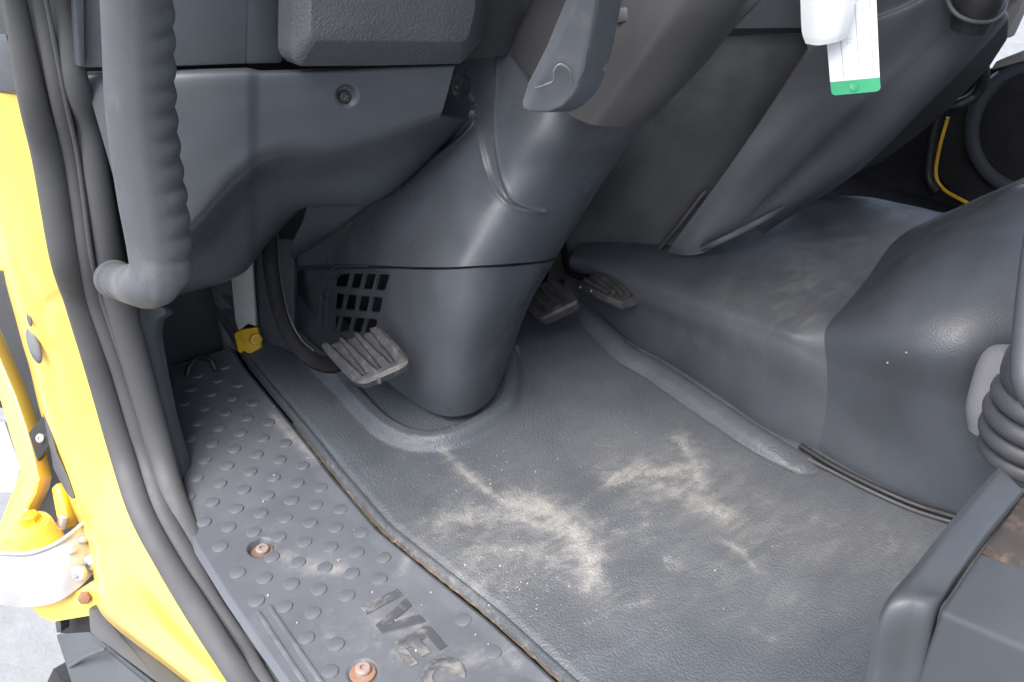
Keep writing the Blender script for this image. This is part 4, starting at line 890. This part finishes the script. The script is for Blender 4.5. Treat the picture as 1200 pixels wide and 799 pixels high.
link('ear_pin', lathe('ear_pin', P(74, 609, t=1.01), UP + RIGHT * .2, [(.006, -.01), (.006, .004), (.004, .006), (0, .006)], 16), m_steel, hg)
link('lower_leaf', slab('lower_leaf', pts([(32, 708, .98), (60, 702, .965), (93, 690, .95), (108, 680, .945), (115, 688, .945), (119, 702, .945), (120, 714, .945), (104, 722, .95), (62, 729, .96), (47, 724, .97), (40, 716, .975)]), VIEW * .03, .004), m_yellow, hg)
link('leaf_bolt', lathe('leaf_bolt', P(99, 700, t=.943), -VIEW + RIGHT * .5, [(.007, -.004), (.007, .003), (.0055, .005), (0, .005)], 6), m_rust, hg)
cs = thing('check_strap', 'bent galvanised steel door check strap with round rivets', 'check strap', P(50, 712, t=.95))
rows = [[(-70, 640, 1.0), (-10, 648, .965), (30, 649, .945), (60, 640, .94), (82, 626, .95), (99, 612, .965)], [(-70, 668, 1.0), (-6, 678, .962), (34, 680, .942), (66, 670, .937), (90, 655, .948), (106, 641, .963)], [(-70, 700, 1.0), (0, 708, .96), (30, 711, .945), (66, 705, .94), (95, 686, .95), (113, 667, .963)]]
link('strap', grid_mesh('strap', surf([pts(r) for r in rows], 30, 60), None, .003), m_steel, cs)
link('strap_fold', sweep('strap_fold', pts([(-10, 647, .964), (30, 648.5, .943), (60, 639.5, .938), (82, 625.5, .948), (98, 612, .963)]), circ(.0025, 10), n=40), m_steel, cs)
for q, r in (((84, 645), .0042), ((97, 632), .0042), ((92, 672), .0088), ((105.5, 659), .0088)):
    t = .943 if q[0] < 95 else .955
    n = -VIEW * .8 - RIGHT * .3
    rv = link('rivet', lathe('rivet', P(q[0], q[1], t=t), n, [(r, -.004), (r, .0012), (r * .8, .0026), (r * .4, .0032), (0, .0033)], 22), m_steel, cs)
    if r > .006: link('rivet_core', lathe('rivet_core', P(q[0] + 1, q[1] + .5, t=t) + n * .0033, n, [(r * .4, -.001), (r * .4, .002), (r * .3, .0028), (0, .0028)], 16), m_screw, rv)
sbk = thing('seal_bracket', 'small black metal bracket with a screw between door edge and yellow pillar', 'bracket', P(48, 520, t=1.0))
link('bracket_plate', slab('bracket_plate', pts([(33, 507, 1.02), (50, 487, 1.0), (59, 519, .99), (44, 541, 1.01)]), VIEW * .01, .0015), m_black, sbk)
link('bracket_screw', lathe('bracket_screw', P(48, 513, t=.998), -VIEW, [(.0062, -.002), (.006, .001), (.0045, .0028), (.002, .0032), (.0018, .0015), (0, .0015)], 20), m_screw, sbk)
link('rubber_leaf', slab('rubber_leaf', pts([(50, 484, .985), (56, 488, .98), (66, 530, .975), (80, 560, .97), (87, 582, .965), (84, 585, .965), (76, 575, .972), (62, 548, .98), (58, 520, .985)]), VIEW * .01, .0015), m_seal, sbk)
ec2 = thing('step_edge_trim', 'dark plastic entry step edge trim running down below the yellow sill', 'step trim', P(160, 790, t=.85))
link('edge_rail', slab('edge_rail', pts([(102, 712, .93), (118, 711, .935), (134, 727, .92), (200, 778, .86), (285, 850, .78), (262, 862, .77), (180, 798, .845), (105, 742, .915)]), VIEW * .02, .004), m_seal, ec2)
link('step_shell', slab('step_shell', pts([(64, 741, .96), (104, 738, .93), (180, 797, .86), (260, 865, .78), (110, 865, .84), (84, 800, .92)]), VIEW * .03 - UP * .03, .005), m_seat, ec2)
link('step_rib', sweep('step_rib', pts([(82, 780, .925), (100, 769, .905), (124, 760, .885)]), circ(.0022, 8), n=20), m_lever, ec2)
link('shell_post', slab('shell_post', pts([(64, 728, 1.0), (71, 727, 1.0), (72, 740, 1.0), (66, 742, 1.0)]), VIEW * .02, .002), m_seat, ec2)
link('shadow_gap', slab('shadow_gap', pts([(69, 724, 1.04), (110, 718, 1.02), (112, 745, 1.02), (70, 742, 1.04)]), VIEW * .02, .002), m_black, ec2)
ty = thing('front_tyre', 'black tyre glimpsed below the step shell at the bottom left', 'tyre', P(70, 790, t=1.15))
wc = P(215, 900, t=1.25)
link('tread', lathe('tread', wc, np.array([1, .05, 0]), [(.16, -.11), (.20, -.115), (.215, -.10), (.22, -.03), (.22, .03), (.215, .10), (.20, .115), (.16, .11)], 64), m_tyre, ty)

# dashboard body above the picture keeps the windscreen light off the footwell
tag(link('dashboard_top', box('dashboard_top', (0.15, 0.60, 0.66), (1.74, 1.22, 0.70), .01), m_dash), kind='structure')
